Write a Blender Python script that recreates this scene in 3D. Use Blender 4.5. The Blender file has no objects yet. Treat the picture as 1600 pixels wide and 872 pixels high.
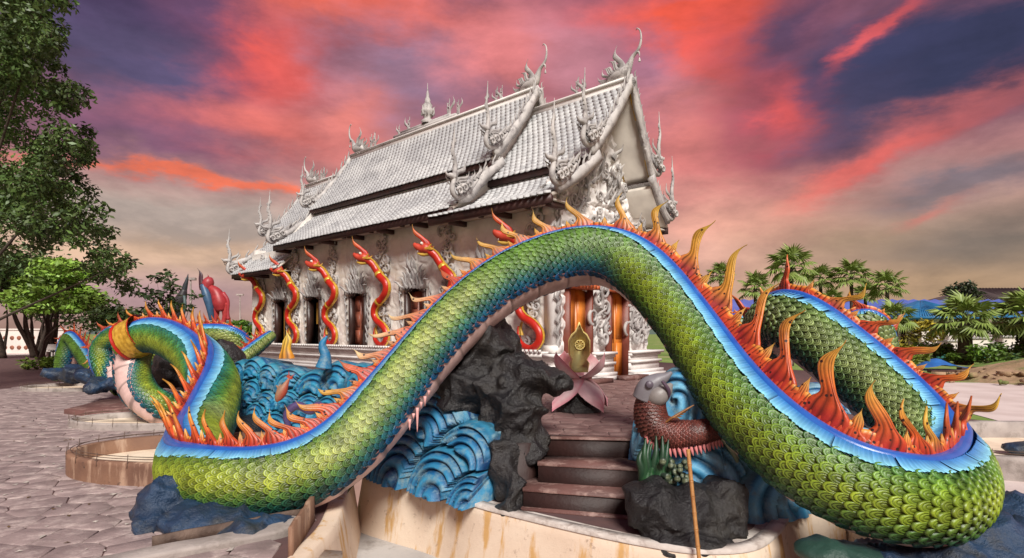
import bpy, bmesh, math, random
import numpy as np
from mathutils import Vector, Matrix, geometry
random.seed(7); rng = np.random.default_rng(7)
scene = bpy.context.scene
COLL = scene.collection
EYE = 1.55; F = 900.0; HZ = 520.0
def P(px, py, Y): return Vector(((px-800)*Y/F, Y, EYE-(py-HZ)*Y/F))
def G(px, py, z=0.0):
    Y = (EYE-z)*F/(py-HZ); return Vector(((px-800)*Y/F, Y, z))
def lin(c):
    return tuple(((v/255)/12.92 if v/255 <= .04045 else ((v/255+.055)/1.055)**2.4) for v in c[:3])
# ------------------------------------------------------------------ camera
cam_d = bpy.data.cameras.new('camera'); cam = bpy.data.objects.new('camera', cam_d); COLL.objects.link(cam)
cam.location = (0, 0, EYE); cam.rotation_euler = (math.pi/2, 0, 0)
cam_d.sensor_width = 36; cam_d.lens = 36*F/1600; cam_d.shift_y = 84/1600
cam_d.clip_start = .05; cam_d.clip_end = 3000
scene.camera = cam
# ------------------------------------------------------------------ light, exposure
scene.view_settings.view_transform = 'Standard'; scene.view_settings.look = 'None'
scene.view_settings.exposure = 0.36; scene.view_settings.gamma = 1
SUN_AZ, SUN_EL = math.radians(168), math.radians(43)     # azimuth clockwise from +Y
sd = Vector((math.sin(SUN_AZ)*math.cos(SUN_EL), math.cos(SUN_AZ)*math.cos(SUN_EL), math.sin(SUN_EL)))
sun_d = bpy.data.lights.new('sun', 'SUN'); sun = bpy.data.objects.new('sun', sun_d); COLL.objects.link(sun)
sun_d.energy = 3.9; sun_d.angle = math.radians(20); sun_d.color = (1, .97, .90)
sun.rotation_euler = sd.to_track_quat('Z', 'Y').to_euler()
# ------------------------------------------------------------------ sky
world = bpy.data.worlds.new('World'); scene.world = world; world.use_nodes = True
wt = world.node_tree; wt.nodes.clear()
def wn(t, **k):
    n = wt.nodes.new(t)
    for a, b in k.items(): setattr(n, a, b)
    return n
def wm(op, a, b=None, c=None, clamp=False):
    n = wn('ShaderNodeMath', operation=op, use_clamp=clamp)
    for i, v in enumerate((a, b, c)):
        if v is None: continue
        if isinstance(v, (int, float)): n.inputs[i].default_value = v
        else: wt.links.new(v, n.inputs[i])
    return n.outputs[0]
tc = wn('ShaderNodeTexCoord'); sp = wn('ShaderNodeSeparateXYZ'); wt.links.new(tc.outputs['Generated'], sp.inputs[0])
az = wm('ARCTAN2', sp.outputs[0], sp.outputs[1])
el = wm('ARCSINE', sp.outputs[2])
# cloud turbulence from the direction itself, flattened towards the horizon
mp = wn('ShaderNodeMapping'); mp.inputs['Scale'].default_value = (1, 1, 2.6); wt.links.new(tc.outputs['Generated'], mp.inputs[0])
n1 = wn('ShaderNodeTexNoise'); n1.inputs['Scale'].default_value = 3.2; n1.inputs['Detail'].default_value = 9; n1.inputs['Roughness'].default_value = .58
n2 = wn('ShaderNodeTexNoise'); n2.inputs['Scale'].default_value = 5.5; n2.inputs['Detail'].default_value = 11; n2.inputs['Roughness'].default_value = .62; n2.inputs['Distortion'].default_value = .12
wt.links.new(mp.outputs[0], n1.inputs['Vector']); wt.links.new(mp.outputs[0], n2.inputs['Vector'])
s1 = wn('ShaderNodeSeparateColor'); wt.links.new(n1.outputs['Color'], s1.inputs[0]); s2 = wn('ShaderNodeSeparateColor'); wt.links.new(n2.outputs['Color'], s2.inputs[0])
azw = wm('ADD', wm('ADD', az, wm('MULTIPLY', wm('SUBTRACT', s1.outputs[0], .5), .24)), wm('MULTIPLY', wm('SUBTRACT', s2.outputs[0], .5), .16))
elw0 = wm('ADD', wm('ADD', el, wm('MULTIPLY', wm('SUBTRACT', s1.outputs[1], .5), .11)), wm('MULTIPLY', wm('SUBTRACT', s2.outputs[1], .5), .11))
lowf = wm('MULTIPLY', el, 3.5, clamp=True)
elw = wm('ADD', wm('MULTIPLY', elw0, lowf), wm('MULTIPLY', el, wm('SUBTRACT', 1.0, lowf)))
cv = wn('ShaderNodeCombineXYZ'); wt.links.new(azw, cv.inputs[0]); wt.links.new(elw, cv.inputs[1])
ramp = wn('ShaderNodeValToRGB'); wt.links.new(wm('DIVIDE', elw, 1.2, clamp=True), ramp.inputs[0])
els = ramp.color_ramp.elements
stops = [(0, (186, 146, 132)), (.10, (204, 166, 144)), (.20, (198, 136, 126)), (.32, (176, 100, 106)), (.5, (118, 80, 104)), (1, (98, 76, 104))]
els[0].position = 0; els[0].color = (*lin(stops[0][1]), 1); els[1].position = 1; els[1].color = (*lin(stops[-1][1]), 1)
for p_, c_ in stops[1:-1]:
    e = els.new(p_); e.color = (*lin(c_), 1)
cur = ramp.outputs[0]
def dirpx(px, py):
    x, z = (px-800)/F, (HZ-py)/F
    return math.atan2(x, 1), math.atan2(z, math.hypot(x, 1))
BL = [  # direction (as picture position), half sizes, roll, colour, strength
 (150, 30, 260, 130, 0, (80, 58, 92), .98), (250, 125, 170, 50, 0, (88, 82, 108), .9), (190, 88, 80, 11, -8, (178, 86, 94), .45),
 (240, 215, 190, 55, 0, (132, 86, 112), .85), (420, 112, 105, 60, -25, (232, 84, 60), .98), (430, 205, 150, 40, 5, (226, 112, 98), .8),
 (610, 22, 190, 34, 3, (246, 104, 66), .98), (880, 66, 90, 45, 0, (156, 116, 142), .85), (545, 120, 45, 60, 20, (160, 108, 128), .7), (655, 110, 125, 66, 0, (136, 118, 146), .95), (215, 105, 150, 55, 0, (88, 74, 106), .92), (320, 10, 70, 45, 0, (104, 68, 98), .8), (555, 190, 70, 70, 20, (228, 128, 116), .8),
 (230, 345, 330, 54, 0, (194, 172, 158), .98), (340, 284, 240, 8, 2, (250, 120, 80), .98), (300, 405, 300, 32, 0, (224, 184, 152), .9), (220, 465, 300, 38, 0, (176, 138, 142), .85),
 (790, 70, 120, 70, 0, (226, 128, 126), .8), (900, 130, 60, 70, 20, (200, 132, 142), .7), (1050, 100, 75, 95, 0, (158, 122, 152), .9),
 (1090, 36, 135, 42, 14, (246, 92, 62), .98), (1150, 110, 100, 52, 30, (236, 88, 72), .95), (1080, 230, 130, 80, 10, (232, 132, 122), .85),
 (1200, 215, 90, 60, 30, (206, 92, 90), .75), (1290, 225, 70, 40, -20, (112, 78, 100), .75), (1370, 130, 190, 95, -10, (78, 66, 96), .95), (1560, 60, 220, 110, 0, (54, 52, 82), .95), (1250, 60, 60, 70, 20, (96, 66, 92), .8),
 (1425, 40, 80, 16, -38, (205, 84, 86), .85), (1500, 165, 180, 22, -14, (150, 82, 90), .85), (1410, 225, 210, 24, -22, (180, 96, 98), .7), (1330, 275, 150, 20, -22, (232, 104, 92), .9), (1230, 180, 40, 50, 25, (226, 88, 82), .7),
 (1540, 285, 190, 34, -10, (124, 106, 112), .85), (1130, 370, 150, 60, 0, (238, 166, 144), .85), (1320, 385, 170, 50, 0, (200, 162, 128), .85),
 (1560, 400, 240, 80, 0, (124, 106, 92), .95), (1470, 330, 60, 10, -15, (200, 120, 104), .6), (1380, 448, 300, 34, 0, (186, 150, 116), .9), (1000, 440, 180, 50, 0, (232, 176, 156), .7)]
for (px, py, rx, ry, rot, c, st) in BL:
    a0, e0 = dirpx(px, py); k = math.cos(a0)**1.5
    m = wn('ShaderNodeMapping', vector_type='TEXTURE')
    m.inputs['Location'].default_value = (a0, e0, 0); m.inputs['Rotation'].default_value = (0, 0, math.radians(-rot))
    m.inputs['Scale'].default_value = (rx/F*k, ry/F*k, 1); wt.links.new(cv.outputs[0], m.inputs[0])
    d = wn('ShaderNodeVectorMath', operation='DOT_PRODUCT'); wt.links.new(m.outputs[0], d.inputs[0]); wt.links.new(m.outputs[0], d.inputs[1])
    fac = wm('MULTIPLY', wm('EXPONENT', wm('MULTIPLY', d.outputs['Value'], -.95)), st*1.3, clamp=True)
    mx = wn('ShaderNodeMix', data_type='RGBA'); wt.links.new(fac, mx.inputs[0]); wt.links.new(cur, mx.inputs[6]); mx.inputs[7].default_value = (*lin(c), 1)
    cur = mx.outputs[2]
# fine wisps
wr = wn('ShaderNodeMapRange'); wr.inputs[1].default_value = .35; wr.inputs[2].default_value = .68; wr.inputs[3].default_value = .72; wr.inputs[4].default_value = 1.28
wt.links.new(n2.outputs['Fac'], wr.inputs[0])
vm = wn('ShaderNodeVectorMath', operation='SCALE'); wt.links.new(cur, vm.inputs[0]); wt.links.new(wr.outputs[0], vm.inputs['Scale'])
nish = wn('ShaderNodeTexSky', sky_type='NISHITA', sun_disc=False, sun_elevation=SUN_EL, sun_rotation=SUN_AZ)
bg1 = wn('ShaderNodeBackground'); bg2 = wn('ShaderNodeBackground'); ad = wn('ShaderNodeAddShader'); wo = wn('ShaderNodeOutputWorld')
wt.links.new(vm.outputs[0], bg1.inputs[0]); bg1.inputs[1].default_value = .74
wt.links.new(nish.outputs[0], bg2.inputs[0]); bg2.inputs[1].default_value = .006
wt.links.new(bg1.outputs[0], ad.inputs[0]); wt.links.new(bg2.outputs[0], ad.inputs[1]); wt.links.new(ad.outputs[0], wo.inputs[0])

# ------------------------------------------------------------------ materials
MATS = {}
def pm(name, c1, c2=None, scale=6.0, rough=.7, bump=.2, bscale=None, attr=False, objcol=False, metal=0.0, c3=None, s3=1.5, spec=.5, coat=0, detail=6, bdist=.02, ink=None):
    """procedural painted / mineral surface: two tones of noise, optional stain tone, fine bump"""
    if name in MATS: return MATS[name]
    m = bpy.data.materials.new(name); m.use_nodes = True; MATS[name] = m
    t = m.node_tree; n = t.nodes; b = n['Principled BSDF']; L = t.links.new
    tcn = n.new('ShaderNodeNewGeometry')
    no = n.new('ShaderNodeTexNoise'); no.inputs['Scale'].default_value = scale; no.inputs['Detail'].default_value = detail; L(tcn.outputs['Position'], no.inputs['Vector'])
    cr = n.new('ShaderNodeMapRange'); cr.inputs[1].default_value = .35; cr.inputs[2].default_value = .65; L(no.outputs['Fac'], cr.inputs[0])
    mx = n.new('ShaderNodeMix'); mx.data_type = 'RGBA'; L(cr.outputs[0], mx.inputs[0])
    if attr or objcol:
        if attr:
            at = n.new('ShaderNodeAttribute'); at.attribute_name = 'Col'; src = at.outputs['Color']
        else:
            at = n.new('ShaderNodeObjectInfo'); src = at.outputs['Color']
            if ink:
                a2 = n.new('ShaderNodeAttribute'); a2.attribute_name = 'Col'
                mm = n.new('ShaderNodeMix'); mm.data_type = 'RGBA'; mm.blend_type = 'MULTIPLY'; mm.inputs[0].default_value = 1
                L(src, mm.inputs[6]); L(a2.outputs['Color'], mm.inputs[7]); src = mm.outputs[2]
        hs = n.new('ShaderNodeMix'); hs.data_type = 'RGBA'; hs.blend_type = 'MULTIPLY'; hs.inputs[0].default_value = 1
        L(src, hs.inputs[6]); L(mx.outputs[2], hs.inputs[7]); out = hs.outputs[2]
    else: out = mx.outputs[2]
    mx.inputs[6].default_value = (*c1, 1); mx.inputs[7].default_value = (*(c2 or c1), 1)
    if c3:
        n3 = n.new('ShaderNodeTexNoise'); n3.inputs['Scale'].default_value = s3; n3.inputs['Detail'].default_value = 8; n3.inputs['Roughness'].default_value = .7; L(tcn.outputs['Position'], n3.inputs['Vector'])
        r3 = n.new('ShaderNodeMapRange'); r3.inputs[1].default_value = .5 if s3 < 20 else .60; r3.inputs[2].default_value = .66 if s3 < 20 else .72; L(n3.outputs['Fac'], r3.inputs[0])
        m3 = n.new('ShaderNodeMix'); m3.data_type = 'RGBA'; L(r3.outputs[0], m3.inputs[0]); L(out, m3.inputs[6]); m3.inputs[7].default_value = (*c3, 1); out = m3.outputs[2]
    L(out, b.inputs['Base Color'])
    b.inputs['Roughness'].default_value = rough; b.inputs['Metallic'].default_value = metal; b.inputs['Specular IOR Level'].default_value = spec; b.inputs['Coat Weight'].default_value = coat
    if coat: b.inputs['Coat Roughness'].default_value = .25
    if bump:
        nb = n.new('ShaderNodeTexNoise'); nb.inputs['Scale'].default_value = bscale or scale*6; nb.inputs['Detail'].default_value = 8; nb.inputs['Roughness'].default_value = .65; L(tcn.outputs['Position'], nb.inputs['Vector'])
        bp = n.new('ShaderNodeBump'); bp.inputs['Strength'].default_value = bump; bp.inputs['Distance'].default_value = bdist; L(nb.outputs['Fac'], bp.inputs['Height']); L(bp.outputs[0], b.inputs['Normal'])
    return m
W1 = (1, 1, 1); W2 = (.72, .72, .72)
M = dict(
 scale_obj=pm('painted_scale', W1, (.58, .62, .60), 5, .36, .5, 60, objcol=True, ink=True, spec=.5, bdist=.006, c3=(.03, .05, .03), s3=26),
 scale=pm('painted_scales', W1, (.58, .62, .60), 5, .36, .5, 60, attr=True, bdist=.006, c3=(.03, .05, .03), s3=26),
 paint=pm('weathered_paint', W1, (.74, .72, .72), 7, .45, .3, 50, attr=True, bdist=.005),
 belly=pm('belly_paint', (.62, .44, .41), (.42, .27, .25), 5, .55, .3),
 rib=pm('deep_blue_paint', (.012, .075, .36), (.02, .11, .42), 6, .3, .2, 30, bdist=.005),
 core=pm('naga_core_paint', (.004, .015, .008), (.004, .016, .02), 5, .6, .1),
 stucco=pm('white_stucco', (.84, .80, .75), (.66, .61, .56), 1.6, .85, .35, 22, c3=(.56, .50, .46), s3=1.1, bdist=.02),
 stucco_clean=pm('bright_stucco', (.82, .79, .76), (.66, .62, .60), 2.2, .8, .3, 26, bdist=.015),
 tile=pm('white_glazed_tile', (.56, .56, .56), (.40, .40, .41), .9, .5, .2, 14, c3=(.30, .30, .31), s3=3.5, bdist=.01),
 fascia=pm('dark_red_timber', (.085, .035, .03), (.05, .025, .025), 5, .5, .2),
 soffit=pm('cream_soffit', (.66, .6, .53), (.5, .45, .4), 2, .8, .1),
 shutter=pm('dark_teak', (.30, .09, .05), (.18, .05, .03), 4, .4, .2),
 frame=pm('brown_frame', (.05, .022, .018), (.03, .015, .012), 5, .4, .2),
 orange=pm('orange_door', (.72, .24, .035), (.55, .15, .02), 3, .4, .15),
 dark=pm('dark_interior', (.012, .01, .01), None, 3, .9, 0),
 gold=pm('gold_paint', (.80, .50, .07), (.52, .28, .03), 14, .32, .4, 60, metal=.35, bdist=.01),
 red=pm('red_paint', (.52, .022, .01), (.38, .014, .008), 5, .35, .2),
 rock=pm('black_rock', (.007, .0065, .008), (.020, .018, .019), 2.2, .40, .9, 14, c3=(.028, .025, .022), s3=2.5, bdist=.04),
 rock_green=pm('green_black_rock', (.02, .06, .045), (.012, .03, .03), 2.4, .5, .6, 8, bdist=.04),
 rock_blue=pm('blue_black_rock', (.020, .055, .12), (.010, .018, .035), 2.4, .42, .9, 8, c3=(.04, .045, .05), s3=3, bdist=.05),
 wave=pm('wave_paint', W1, (.55, .62, .70), 6, .5, .6, 26, attr=True, bdist=.014, c3=(.16, .27, .32), s3=7),
 paving=pm('stamped_paving', (.33, .25, .24), (.22, .165, .16), 3.1, .72, .7, 16, c3=(.50, .41, .38), s3=4.2, bdist=.02),
 joint=pm('paving_joint', (.12, .06, .055), (.09, .05, .05), 4, .9, .3),
 step=pm('red_brown_step', (.16, .075, .064), (.10, .046, .04), 2.5, .6, .4, 20, c3=(.34, .22, .19), s3=5),
 paving_dark=pm('terrace_paving', (.20, .115, .105), (.13, .07, .065), 3.0, .6, .6, 16, c3=(.30, .20, .18), s3=4),
 riser=pm('dark_riser', (.030, .010, .008), (.018, .007, .006), 4, .6, .3),
 dust=pm('dusty_lip', (.66, .60, .55), (.45, .39, .35), 5, .85, .5, 20, c3=(.28, .22, .19), s3=6),
 cement=pm('cement', (.42, .37, .34), (.30, .26, .24), 3, .85, .4, 20, c3=(.22, .19, .17), s3=4),
 plate=pm('dark_formwork', (.06, .035, .025), (.15, .10, .075), 8, .7, .5),
 sand=pm('pale_path', (.66, .56, .53), (.55, .45, .42), 1.0, .9, .3, 12),
 earth=pm('rubble_earth', (.42, .27, .17), (.30, .20, .11), 1.3, .95, .8, 7, c3=(.14, .17, .05), s3=.8, bdist=.06),
 grass=pm('lawn', (.11, .20, .03), (.20, .29, .06), .5, .95, .6, 10, c3=(.34, .30, .15), s3=.35, bdist=.05),
 bark=pm('bark', (.085, .06, .045), (.04, .03, .022), 7, .9, .8, 20),
 leaf=pm('leaf', W1, (.6, .62, .55), 2, .5, 0, attr=True),
 bluetile=pm('blue_roof_tile', (.015, .13, .30), (.03, .19, .40), 2, .45, .2),
 bluesheet=pm('blue_sheet_roof', (.085, .14, .48), (.12, .20, .60), .3, .4, .1),
 brownroof=pm('brown_roof', (.10, .075, .07), (.07, .05, .05), .8, .7, .2),
 whitewall=pm('white_wall', (.74, .68, .62), (.6, .54, .5), 1, .8, .1),
 terracotta=pm('terracotta', (.30, .11, .06), (.2, .08, .05), 4, .8, .2),
 bamboo=pm('bamboo', (.46, .23, .07), (.33, .14, .04), 14, .45, .3),
 greenwall=pm('green_wall', (.02, .14, .11), (.03, .18, .15), 2, .6, .1),
 tarp=pm('blue_tarpaulin', (.03, .16, .48), (.02, .1, .33), 3, .4, .4),
 stone_grey=pm('grey_monument', (.5, .47, .46), (.34, .32, .32), 1.4, .8, .3),
 white_plastic=pm('white_bench', (.6, .56, .53), (.45, .42, .4), 2, .6, .1),
 glass_dark=pm('dark_glass', (.02, .02, .025), None, 3, .1, 0),
)
def spots(m, scale, thr):
    """small dark paint dots on a painted surface"""
    t = m.node_tree; b = t.nodes['Principled BSDF']; src = b.inputs['Base Color'].links[0].from_socket
    tc_ = t.nodes.new('ShaderNodeNewGeometry'); v = t.nodes.new('ShaderNodeTexVoronoi'); v.inputs['Scale'].default_value = scale; t.links.new(tc_.outputs['Position'], v.inputs['Vector'])
    r_ = t.nodes.new('ShaderNodeMapRange'); r_.inputs[1].default_value = thr; r_.inputs[2].default_value = thr+.05; t.links.new(v.outputs['Distance'], r_.inputs[0])
    x = t.nodes.new('ShaderNodeMix'); x.data_type = 'RGBA'; x.inputs[6].default_value = (.03, .008, .006, 1); t.links.new(r_.outputs[0], x.inputs[0]); t.links.new(src, x.inputs[7]); t.links.new(x.outputs[2], b.inputs['Base Color'])
M['crest'] = pm('crest_paint', W1, (.66, .62, .60), 9, .42, .35, 45, attr=True, bdist=.006); spots(M['crest'], 17, .17)
def stain_mat(name, base, base2, stain, dark):
    m = bpy.data.materials.new(name); m.use_nodes = True; t = m.node_tree; n = t.nodes; b = n['Principled BSDF']; L = t.links.new
    g = n.new('ShaderNodeNewGeometry'); mpn = n.new('ShaderNodeMapping'); mpn.inputs['Scale'].default_value = (3.4, 3.4, .5); L(g.outputs['Position'], mpn.inputs[0])
    a = n.new('ShaderNodeTexNoise'); a.inputs['Scale'].default_value = 1.6; a.inputs['Detail'].default_value = 8; a.inputs['Roughness'].default_value = .65; L(mpn.outputs[0], a.inputs['Vector'])
    c = n.new('ShaderNodeTexNoise'); c.inputs['Scale'].default_value = 2.5; c.inputs['Detail'].default_value = 9; L(g.outputs['Position'], c.inputs['Vector'])
    r1 = n.new('ShaderNodeMapRange'); r1.inputs[1].default_value = .53; r1.inputs[2].default_value = .62; L(a.outputs['Fac'], r1.inputs[0])
    r2 = n.new('ShaderNodeMapRange'); r2.inputs[1].default_value = .35; r2.inputs[2].default_value = .7; L(c.outputs['Fac'], r2.inputs[0])
    v = n.new('ShaderNodeTexNoise'); v.inputs['Scale'].default_value = 9; v.inputs['Detail'].default_value = 10; v.inputs['Roughness'].default_value = .8; L(g.outputs['Position'], v.inputs['Vector'])
    r3 = n.new('ShaderNodeMapRange'); r3.inputs[1].default_value = .58; r3.inputs[2].default_value = .66; L(v.outputs['Fac'], r3.inputs[0])
    def mix(f, A, B):
        x = n.new('ShaderNodeMix'); x.data_type = 'RGBA'; L(f, x.inputs[0])
        for i, q in ((6, A), (7, B)):
            if isinstance(q, tuple): x.inputs[i].default_value = (*q, 1)
            else: L(q, x.inputs[i])
        return x.outputs[2]
    o = mix(r3.outputs[0], mix(r1.outputs[0], mix(r2.outputs[0], base, base2), stain), dark)
    L(o, b.inputs['Base Color']); b.inputs['Roughness'].default_value = .8
    bp = n.new('ShaderNodeBump'); bp.inputs['Strength'].default_value = .4; bp.inputs['Distance'].default_value = .02; L(v.outputs['Fac'], bp.inputs['Height']); L(bp.outputs[0], b.inputs['Normal'])
    MATS[name] = m; return m
M['poolwall'] = stain_mat('stained_pool_wall', (.74, .60, .47), (.66, .51, .39), (.58, .34, .13), (.36, .25, .18))
M['brownring'] = stain_mat('rusty_ring_wall', (.26, .14, .085), (.15, .075, .05), (.40, .26, .18), (.045, .03, .025))
M['poolfloor'] = pm('cream_pool_floor', (.84, .71, .55), (.74, .58, .43), 1.2, .8, .2, 12, c3=(.62, .48, .36), s3=2)
M['trench'] = pm('pale_trench_floor', (.50, .47, .45), (.38, .36, .35), 2, .8, .3, 14, c3=(.3, .27, .25), s3=3)

# ------------------------------------------------------------------ mesh helpers
def mesh_np(name, V, F, col=None, smooth=False):
    """V (n,3); F list of tuples or (k,m) array or list of such arrays; col (n,3) vertex colour"""
    me = bpy.data.meshes.new(name); V = np.asarray(V, dtype=np.float32).reshape(-1, 3)
    arrs = F if isinstance(F, list) and len(F) and isinstance(F[0], np.ndarray) else None
    if isinstance(F, np.ndarray): arrs = [F]
    if arrs is None:
        loops = np.fromiter((i for f in F for i in f), dtype=np.int32); tot = np.array([len(f) for f in F], dtype=np.int32)
    else:
        arrs = [a for a in arrs if len(a)]
        loops = np.concatenate([a.ravel() for a in arrs]).astype(np.int32); tot = np.concatenate([np.full(len(a), a.shape[1]) for a in arrs]).astype(np.int32)
    me.vertices.add(len(V)); me.vertices.foreach_set('co', V.ravel())
    me.loops.add(len(loops)); me.loops.foreach_set('vertex_index', loops)
    me.polygons.add(len(tot)); st = np.zeros(len(tot), dtype=np.int32); st[1:] = np.cumsum(tot)[:-1]
    me.polygons.foreach_set('loop_start', st); me.polygons.foreach_set('loop_total', tot)
    if smooth: me.polygons.foreach_set('use_smooth', np.ones(len(tot), dtype=bool))
    me.update(calc_edges=True); me.validate()
    if col is not None:
        a = me.attributes.new('Col', 'FLOAT_COLOR', 'POINT'); c = np.ones((len(V), 4), dtype=np.float32); c[:, :3] = col; a.data.foreach_set('color', c.ravel())
    return me
WINV = {}
def setp(o, parent):
    o.parent = parent
    if parent.name in WINV: o.matrix_parent_inverse = WINV[parent.name]
def wroot(o):
    """the children of this thing are given in world coordinates"""
    WINV[o.name] = Matrix.Translation(-o.location); return o
def link(name, me, mat=None, parent=None, mtx=None, kind=None):
    o = bpy.data.objects.new(name, me); COLL.objects.link(o)
    if mat is not None and me is not None and not me.materials: me.materials.append(mat)
    if parent is not None: setp(o, parent)
    if mtx is not None: o.matrix_local = mtx
    if kind: o['kind'] = kind
    return o
def tag(o, label, cat, group=None):
    o['label'] = label; o['category'] = cat
    if group: o['group'] = group
    return o
def empty(name, label, cat, loc=(0, 0, 0), rz=0, group=None):
    o = bpy.data.objects.new(name, None); COLL.objects.link(o); o.location = loc; o.rotation_euler = (0, 0, rz); o.empty_display_size = .1
    return tag(o, label, cat, group)
class MB:
    def __init__(s): s.v = []; s.f = []; s.c = []; s.n = 0
    def add(s, V, F, c=None, mtx=None):
        V = np.asarray(V, dtype=float).reshape(-1, 3)
        if mtx is not None:
            A = np.array(mtx); V = V @ A[:3, :3].T + A[:3, 3]
        s.v.append(V)
        if isinstance(F, np.ndarray): s.f.extend((F+s.n).tolist())
        else: s.f.extend([tuple(i+s.n for i in f) for f in F])
        cc = np.ones((len(V), 3)) if c is None else (np.tile(np.asarray(c, float), (len(V), 1)) if np.ndim(c) == 1 else np.asarray(c))
        s.c.append(cc); s.n += len(V); return s
    def box(s, x0, y0, z0, x1, y1, z1, c=None, mtx=None):
        V = [(x0, y0, z0), (x1, y0, z0), (x1, y1, z0), (x0, y1, z0), (x0, y0, z1), (x1, y0, z1), (x1, y1, z1), (x0, y1, z1)]
        return s.add(V, [(0, 3, 2, 1), (4, 5, 6, 7), (0, 1, 5, 4), (1, 2, 6, 5), (2, 3, 7, 6), (3, 0, 4, 7)], c, mtx)
    def mesh(s, name='m', smooth=False): return mesh_np(name, np.concatenate(s.v), s.f, np.concatenate(s.c), smooth)
    def build(s, name, mat, parent=None, smooth=False, mtx=None, kind=None): return link(name, s.mesh(name, smooth), mat, parent, mtx, kind)
def box_mesh(name, x0, y0, z0, x1, y1, z1, bev=0):
    bm = bmesh.new(); bmesh.ops.create_cube(bm, size=1)
    for v in bm.verts: v.co = Vector(((x0+x1)/2+v.co.x*(x1-x0), (y0+y1)/2+v.co.y*(y1-y0), (z0+z1)/2+v.co.z*(z1-z0)))
    if bev: bmesh.ops.bevel(bm, geom=bm.edges[:], offset=bev, segments=2, affect='EDGES')
    me = bpy.data.meshes.new(name); bm.to_mesh(me); bm.free(); return me
def grid_faces(nu, nv, cu=False, cv_=False):
    """quads of a (nu,nv) vertex grid, row-major; cu / cv_ close it"""
    iu = np.arange(nu if cu else nu-1); iv = np.arange(nv if cv_ else nv-1)
    U, Vv = np.meshgrid(iu, iv, indexing='ij'); U2 = (U+1) % nu; V2 = (Vv+1) % nv
    return np.stack([U*nv+Vv, U2*nv+Vv, U2*nv+V2, U*nv+V2], -1).reshape(-1, 4)
def instances(pV, pF, mats, cols=None, pc=None):
    """numpy copies of a proto mesh: mats (k,4,4), cols (k,3), pc (n,3) proto vertex tint"""
    mats = np.asarray(mats); k = len(mats); n = len(pV); pV = np.asarray(pV)
    V = np.einsum('kij,nj->kni', mats[:, :3, :3], pV)+mats[:, None, :3, 3]
    Fs = [(np.asarray(f)[None]+(np.arange(k)*n)[:, None, None]).reshape(-1, np.asarray(f).shape[1]) for f in (pF if isinstance(pF, list) else [pF])]
    C = np.ones((k, n, 3))
    if pc is not None: C = C*np.asarray(pc)[None]
    if cols is not None: C = C*np.asarray(cols)[:, None]
    return V.reshape(-1, 3), Fs, C.reshape(-1, 3)
def catmull(Cp, step):
    """Cp (n,d) controls, first three columns position; resampled at even arc length"""
    Cp = np.asarray(Cp, float); E = np.vstack([2*Cp[0]-Cp[1], Cp, 2*Cp[-1]-Cp[-2]]); out = []
    for i in range(1, len(E)-2):
        p0, p1, p2, p3 = E[i-1:i+3]
        for t in np.linspace(0, 1, 24, endpoint=False):
            out.append(.5*((2*p1)+(-p0+p2)*t+(2*p0-5*p1+4*p2-p3)*t*t+(-p0+3*p1-3*p2+p3)*t**3))
    out.append(E[-2]); out = np.array(out)
    d = np.r_[0, np.cumsum(np.linalg.norm(np.diff(out[:, :3], axis=0), axis=1))]
    n = max(3, int(d[-1]/step)+1); s = np.linspace(0, d[-1], n)
    return np.stack([np.interp(s, d, out[:, k]) for k in range(out.shape[1])], 1), s
def norm(a): return a/np.maximum(np.linalg.norm(a, axis=-1, keepdims=True), 1e-9)
def frames(Pp, up):
    T = norm(np.gradient(Pp, axis=0)); N = norm(up-(up*T).sum(1, keepdims=True)*T); B = np.cross(T, N); return T, N, B
def tube(pts, rad, nseg=10, up=(0, 0, 1), step=None, flat=1.0, cap=True):
    """swept closed tube through control points; rad list; returns V,F"""
    C = np.hstack([np.asarray(pts, float), np.asarray(rad, float)[:, None]])
    L_ = np.linalg.norm(np.diff(C[:, :3], axis=0), axis=1).sum(); S, s = catmull(C, step or L_/30)
    upv = np.tile(np.asarray(up, float), (len(S), 1)); T, N, B = frames(S[:, :3], upv)
    a = np.linspace(0, 2*math.pi, nseg, endpoint=False); r = np.maximum(S[:, 3], 1e-4)
    V = S[:, None, :3]+r[:, None, None]*(np.cos(a)[None, :, None]*N[:, None]+flat*np.sin(a)[None, :, None]*B[:, None])
    Fq = grid_faces(len(S), nseg, False, True).tolist()
    if cap: Fq += [tuple(range(nseg)), tuple(range(len(S)*nseg-1, (len(S)-1)*nseg-1, -1))]
    return V.reshape(-1, 3), Fq
# ---- value noise for relief and rocks
_LAT = rng.random((64, 64, 64))
def vnoise(x, y, z=0.0):
    x, y, z = np.broadcast_arrays(np.asarray(x, float), np.asarray(y, float), np.asarray(z, float))
    xi, yi, zi = np.floor(x).astype(int), np.floor(y).astype(int), np.floor(z).astype(int)
    fx, fy, fz = x-xi, y-yi, z-zi; fx, fy, fz = [f*f*(3-2*f) for f in (fx, fy, fz)]; r = 0
    for a in (0, 1):
        for b in (0, 1):
            for c in (0, 1):
                r = r+_LAT[(xi+a) % 64, (yi+b) % 64, (zi+c) % 64]*(fx if a else 1-fx)*(fy if b else 1-fy)*(fz if c else 1-fz)
    return r
def fbm(x, y, z=0.0, o=4):
    r = 0; A = .5; f = 1
    for i in range(o): r = r+A*vnoise(x*f+i*7.3, y*f+i*3.1, np.asarray(z)*f+i*5.7); A *= .5; f *= 2.03
    return r
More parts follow.
